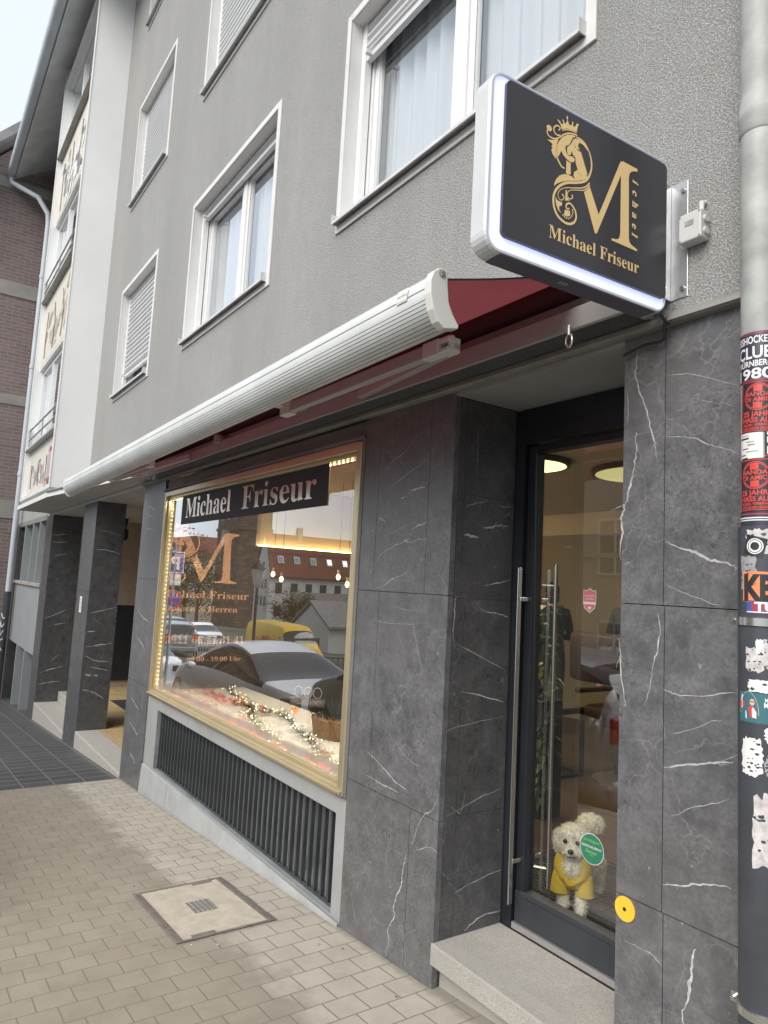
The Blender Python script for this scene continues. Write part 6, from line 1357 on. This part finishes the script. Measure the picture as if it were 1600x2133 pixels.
    if kind=='van':
        for s in (-1,1):
            mb=MB(); y=s*(hw*1.0+.006)
            addtext(mb,'DHL',lambda a,b,s=s,y=y:(-.15+(.9-a if s>0 else a),y,1.60+b),width=.95,height=.30,m=0,bold=.06,cap=.73)
            for k in range(3): mb.quad((-.95,y,1.60+k*.07),(-.22,y,1.60+k*.07),(-.22,y,1.63+k*.07),(-.95,y,1.63+k*.07)); mb.quad((.9,y,1.60+k*.07),(1.5,y,1.60+k*.07),(1.5,y,1.63+k*.07),(.9,y,1.63+k*.07))
            mb.build('lettering','st_red',C_,recalc=False)
        mb=MB(); mb.quad((-.9,-hw-.008,1.5),(-1.6,-hw-.008,1.5),(-1.75,-hw-.008,2.1),(-.95,-hw-.008,2.1)) if 0 else mb.box(-2.0,-1.45,-hw-.006,hw+.006,1.35,1.95); mb.build('side_window','glass_far',C_)
    return C_
def put(o,x,yp,z=None,rz=0):
    y=.08-yp; o.location=(x,y,(zfar(x,y)-.02) if z is None else z); o.rotation_euler=(0,0,rz)
c1=car('parked_car','car_white','white saloon car parked at the kerb opposite the shop window, reflected in the glass','sedan',4.5,1.84,1.44,'N EK 4521 E'); put(c1,-10.8,3.1)
c2=car('parked_car','car_silver','silver hatchback parked at the kerb, its tail reflected in the door glass','hatch',4.1,1.75,1.53,'N SE 1037'); put(c2,-6.05,3.15,rz=0)
c3=copy_tree(c1); c3['label']='second white saloon parked farther down the kerb, reflected at the left of the window'; put(c3,-19.6,3.3)
c4=copy_tree(c2); c4['label']='silver hatchback far down the square, left of the tower'; put(c4,-33,9,rz=.2)
c5=copy_tree(c1); c5['label']='white saloon far down the square beside the trees'; put(c5,-38,12,rz=.15)
c6=copy_tree(c2); c6['label']='small silver car in the row before the dark trees'; put(c6,-44,12,rz=-.1)
v=car('delivery_van','van_yellow','yellow delivery van with red lettering driving past on the square, reflected in the window','van',6.0,2.0,2.6,None,'van'); put(v,-33.6,15.0,z=-3.05,rz=math.pi)
# fence along the square
Fc=E('railing_fence',(-24,-9.1,-2)); tag(Fc,'low grey railing along the far side of the street','fence')
mb=MB()
for k in range(70): x=-32+k*.33; mb.box(x-.012,x+.012,-9.115,-9.085,zfar(x,-9)-.02,zfar(x,-9)+.98)
mb.build('bars','zinc',Fc)
mb=MB(); mb.tube([(-32,-9.1,zfar(-32,-9)+1),(-20,-9.1,zfar(-20,-9)+1),(-9,-9.1,zfar(-9,-9)+1)],.03,8); mb.build('rail','zinc',Fc)
# parking sign and no-stopping sign on one pole
x,y=-14.9,-2.75; SG=E('street_sign',(x,y,gz(x))); tag(SG,'sign pole at the kerb with blue parking sign above a round no stopping sign','street sign')
mb=MB(); mb.tube([(x,y,gz(x)-.1),(x,y,2.35)],.03,10); mb.build('pole','zinc',SG)
mb=MB(); mb.box(x-.02,x+.02,y-.2,y+.2,1.72,2.18,1); mb.box(x+.02,x+.022,y-.18,y+.18,1.74,2.16,0); addtext(mb,'P',lambda a,b:(x+.024,y-.10+a,1.80+b),width=.2,height=.28,m=1,bold=.02,cap=.73); mb.box(x-.015,x+.02,y-.16,y+.16,1.46,1.70,1); mb.build('parking_plate',['st_blue','st_white'],SG)
mb=MB(); n=32
for k,(r_,m_) in enumerate(((.21,1),(.165,0))): mb.extr([(y+r_*math.cos(2*math.pi*q/n),1.14+r_*math.sin(2*math.pi*q/n)) for q in range(n)],x+.001*k,x+.02+.003*k,m_)
mb.obox((x+.027,y,1.14),(Vector((1,0,0)),Vector((0,.707,.707)),Vector((0,-.707,.707))),(.002,.17,.022),1); mb.build('no_stopping_disc',['st_blue','st_red'],SG)
# street lantern
x,y=-14.3,-4.4; LN=E('street_lantern',(x,y,gz(x))); tag(LN,'old style street lantern on a slim post across the street','street lamp')
mb=MB(); mb.tube([(x,y,zfar(x,y)-.05),(x,y,zfar(x,y)+.6),(x,y,1.5)],[.06,.035,.03],10); mb.build('post','car_dark',LN,smooth=True)
mb=MB(); mb.tube([(x,y,1.5),(x,y,1.56),(x,y,1.90)],[.05,.09,.16],6); mb.build('lantern_glass','lamp_clear',LN); mb=MB(); mb.tube([(x,y,1.90),(x,y,1.94),(x,y,2.04),(x,y,2.10)],[.19,.17,.05,.015],6); mb.build('lantern_roof','car_dark',LN)
def bwin(par,mk,mats=('window_dark','house_white')): 
    mb=MB(); mk(mb); return mb.build('window',list(mats),par)
# stone tower
yp=lambda v:.08-v
TW=E('stone_tower',(-90,yp(36),-6)); tag(TW,'massive square brown stone tower with steep roof across the square','tower')
tx0,tx1,ty0,ty1=-93.7,-86.0,yp(38.5),yp(34)
mb=MB(); mb.box(tx0,tx1,ty0,ty1,-8,15); mb.box(tx0-.15,tx1+.15,ty0-.15,ty1+.15,8.2,8.6); mb.build('walls','tower_stone',TW)
mb=MB(); ap=((tx0+tx1)/2,(ty0+ty1)/2,24)
cs=[(tx0-.4,ty0-.4,15),(tx1+.4,ty0-.4,15),(tx1+.4,ty1+.4,15),(tx0-.4,ty1+.4,15)]
for k in range(4): mb.poly([cs[k],cs[(k+1)%4],ap])
mb.poly(cs[::-1]); mb.build('roof','roof_red',TW)
for (zx,zz,w_,h_) in ((-92.2,10.2,.5,.6),(-89.9,10.2,.5,.6),(-87.4,10.2,.5,.6),(-92,5.0,.3,.8),(-88,2.6,.3,.8)):
    mb=MB(); mb.box(zx-w_,zx+w_,ty1-.02,ty1+.03,zz-h_,zz+h_); mb.build('window','window_dark',TW)
mb=MB(); mb.box(-90.4,-89.2,ty1,ty1+.7,6.0,8.2); mb.poly([(-42.8,ty1,5.0),(-41.6,ty1,5.0),(-42.2,ty1+.3,6.4)]); mb.poly([(-42.8,ty1+.6,5.0),(-41.6,ty1+.6,5.0),(-42.2,ty1+.3,6.4)]); mb.poly([(-42.8,ty1,5.0),(-42.8,ty1+.6,5.0),(-42.2,ty1+.3,6.4)]); mb.poly([(-41.6,ty1,5.0),(-41.6,ty1+.6,5.0),(-42.2,ty1+.3,6.4)]); mb.build('oriel','concrete',TW)
# white gabled house with long red roof
hx0,hx1,hy0,hy1=-71.4,-67.7,yp(41),yp(30); HZ=2.4; RZ=6.6; xm=-69.5
WH=E('gabled_house',(-69,yp(35),-5)); tag(WH,'white gabled house with a long red tiled roof and skylights beside the tower','house')
mb=MB(); mb.extr([(hx0,-8),(hx1,-8),(hx1,HZ),(xm,RZ),(hx0,HZ)],hy0,hy1,axis='y'); mb.build('walls','house_white',WH)
mb=MB(); mb.extr([(xm,RZ+.02),(hx1+.35,HZ-.35),(hx1+.38,HZ-.18),(xm,RZ+.25),(hx0-.38,HZ-.18),(hx0-.35,HZ-.35)],hy0-.3,hy1+.05,axis='y'); mb.build('roof','roof_red',WH)
sl_=Vector((hx1-xm,0,HZ-RZ)).normalized(); nn=Vector((-sl_.z,0,sl_.x)); 
for k in range(5):
    mb=MB(); c=Vector((xm,0,RZ+.2))+sl_*3.1; c.y=hy1-1.4-k*2.0; mb.obox(c+nn*.10,(sl_,Vector((0,1,0)),nn),(.42,.36,.10)); w_=mb.build('skylight','house_white',WH); mb=MB(); mb.obox(c+nn*.215,(sl_,Vector((0,1,0)),nn),(.32,.26,.012)); mb.build('pane','glass_far',w_)
for r_ in range(2):
    for k in range(6):
        yy=hy1-1.2-k*1.8; zz=1.0-r_*2.4; mb=MB(); mb.box(hx1-.02,hx1+.03,yy-.4,yy+.4,zz-.55,zz+.55); mb.build('window','window_dark',WH)
for zz,c_ in ((3.2,1),(1.4,3),(-.4,3)):
    for k in range(c_): xx=xm+.9*(k-(c_-1)/2); mb=MB(); mb.box(xx-.22,xx+.22,hy1-.02,hy1+.03,zz-.5,zz+.5); mb.build('window','window_dark',WH)
mb=MB(); mb.box(hx1,hx1+1.2,hy0+1,hy1-2,-.35,-.2); mb.box(hx1+1.15,hx1+1.2,hy0+1,hy1-2,-.2,.7); mb.build('balcony','concrete',WH)
mb=MB(); mb.box(xm-.3,xm+.3,hy1-4.5,hy1-3.9,RZ-.3,RZ+1.1); mb.build('chimney','concrete',WH)
# small white gabled annexe
SH_=E('small_house',(-40,yp(24),-3)); tag(SH_,'small white gabled outbuilding in front of the long red roofed house','house')
mb=MB(); mb.extr([(-46,-6),(-41,-6),(-41,-1.2),(-43.5,.3),(-46,-1.2)],yp(27),yp(22),axis='y'); mb.build('walls','house_white',SH_)
mb=MB(); mb.extr([(-43.5,.32),(-40.7,-1.3),(-40.7,-1.15),(-43.5,.5),(-46.3,-1.15),(-46.3,-1.3)],yp(27.2),yp(21.8),axis='y'); mb.build('roof','roof_slate',SH_)
# house with red roof beyond the trees
RH=E('red_roofed_house',(-104,yp(35),-6)); tag(RH,'far house with red hipped roof rising behind the dark trees','house')
mb=MB(); mb.box(-112,-97,yp(38),yp(33),-8,5.0); mb.build('walls','house_tan',RH)
mb=MB(); mb.extr([(-112.6,4.9),(-96.4,4.9),(-98.5,7.6),(-110.5,7.6)],yp(38.5),yp(32.5),axis='y'); mb.build('roof','roof_red',RH)
# tan apartment house seen in the door glass
TH=E('tan_apartment_house',(-13,yp(17),-1.5)); tag(TH,'tan rendered four storey apartment house across the street reflected in the door glass','house')
ax0,ax1,ay=-16.2,-5.0,yp(14.0)
mb=MB(); mb.box(ax0,ax1,ay-8,ay,-3,9.6)
for z in (-.1,2.85,5.8): mb.box(ax0-.02,ax1+.02,ay-.01,ay+.05,z,z+.14)
mb.build('walls','house_tan',TH); mb=MB(); mb.extr([(ay+.4,9.5),(ay-4,12.4),(ay-8.4,9.5)],ax0-.3,ax1+.3); mb.build('roof','roof_red',TH)
for r_ in range(4):
    for k in range(5):
        xx=ax1-1.2-k*2.2; z0=.55+r_*2.95-1.1
        mb=MB(); t=.07
        mb.box(xx-.62,xx+.62,ay-.02,ay+.05,z0-.06,z0); mb.box(xx-.6,xx-.6+t,ay,ay+.04,z0,z0+1.6); mb.box(xx+.6-t,xx+.6,ay,ay+.04,z0,z0+1.6); mb.box(xx-.035,xx+.035,ay,ay+.045,z0,z0+1.6); mb.box(xx-.6,xx+.6,ay,ay+.043,z0+1.1,z0+1.17); mb.box(xx-.6,xx+.6,ay,ay+.04,z0+1.53,z0+1.6)
        w_=mb.build('window','shutter',TH); mb=MB(); mb.box(xx-.58,xx+.58,ay-.01,ay+.015,z0+.02,z0+1.58); mb.build('pane','glass_far',w_)
# trees
def tree(x,y,h,seed,label,r):
    z=zfar(x,y)-.1; Tn=E('tree',(x,y,z)); tag(Tn,label,'tree','trees on the square')
    rn=random.Random(seed); mb=MB(); tips=[]
    mb.tube([(x,y,z),(x+rn.uniform(-.1,.1),y,z+h*.25),(x+rn.uniform(-.2,.2),y,z+h*.5)],[.22,.16,.10],8)
    for k in range(9):
        a=rn.uniform(0,6.28); b0_=Vector((x,y,z+h*rn.uniform(.22,.5))); e=b0_+Vector((math.cos(a)*r*rn.uniform(.4,.8),math.sin(a)*r*rn.uniform(.4,.8),h*rn.uniform(.15,.45))); mb.tube([b0_,(b0_+e)/2+Vector((0,0,.2)),e],[.07,.045,.02],6); tips.append(e)
    mb.build('trunk','bark',Tn)
    mb=MB()
    for k in range(60): tips.append(Vector((x,y,z+h*.62))+Vector((rn.gauss(0,.42)*r,rn.gauss(0,.42)*r,rn.gauss(0,.20)*h)))
    for c in tips:
        for _ in range(42):
            p=c+Vector((rn.gauss(0,.32),rn.gauss(0,.32),rn.gauss(0,.26))); d=Vector((rn.gauss(0,1),rn.gauss(0,1),rn.gauss(0,1))).normalized(); e=d.orthogonal().normalized(); s=rn.uniform(.06,.13)
            mb.poly([p-d*s,p+e*s*.6,p+d*s,p-e*s*.6])
    mb.build('crown','foliage',Tn,recalc=False)
for k,(x,y_,h,r,l) in enumerate(((-58,19,7.5,2.6,'dark leafy tree immediately left of the tower'),(-64,20,7.8,2.8,'tallest dark tree in the group left of the tower'),(-70,20,7.2,2.8,'dark tree near the middle of the group left of the tower'),(-62,30,4.5,2.2,'small tree at the foot of the tower'),(-77,21,7.5,3,'dark tree before the far red roof'),(-33,26,3.6,2.0,'low round tree behind the yellow van'))):
    tree(x,yp(y_),h,k+31,l,r)
# finish: names of data follow names of objects
for o in bpy.data.objects:
    if o.type=='MESH' and o.data.users==1: o.data.name=o.name
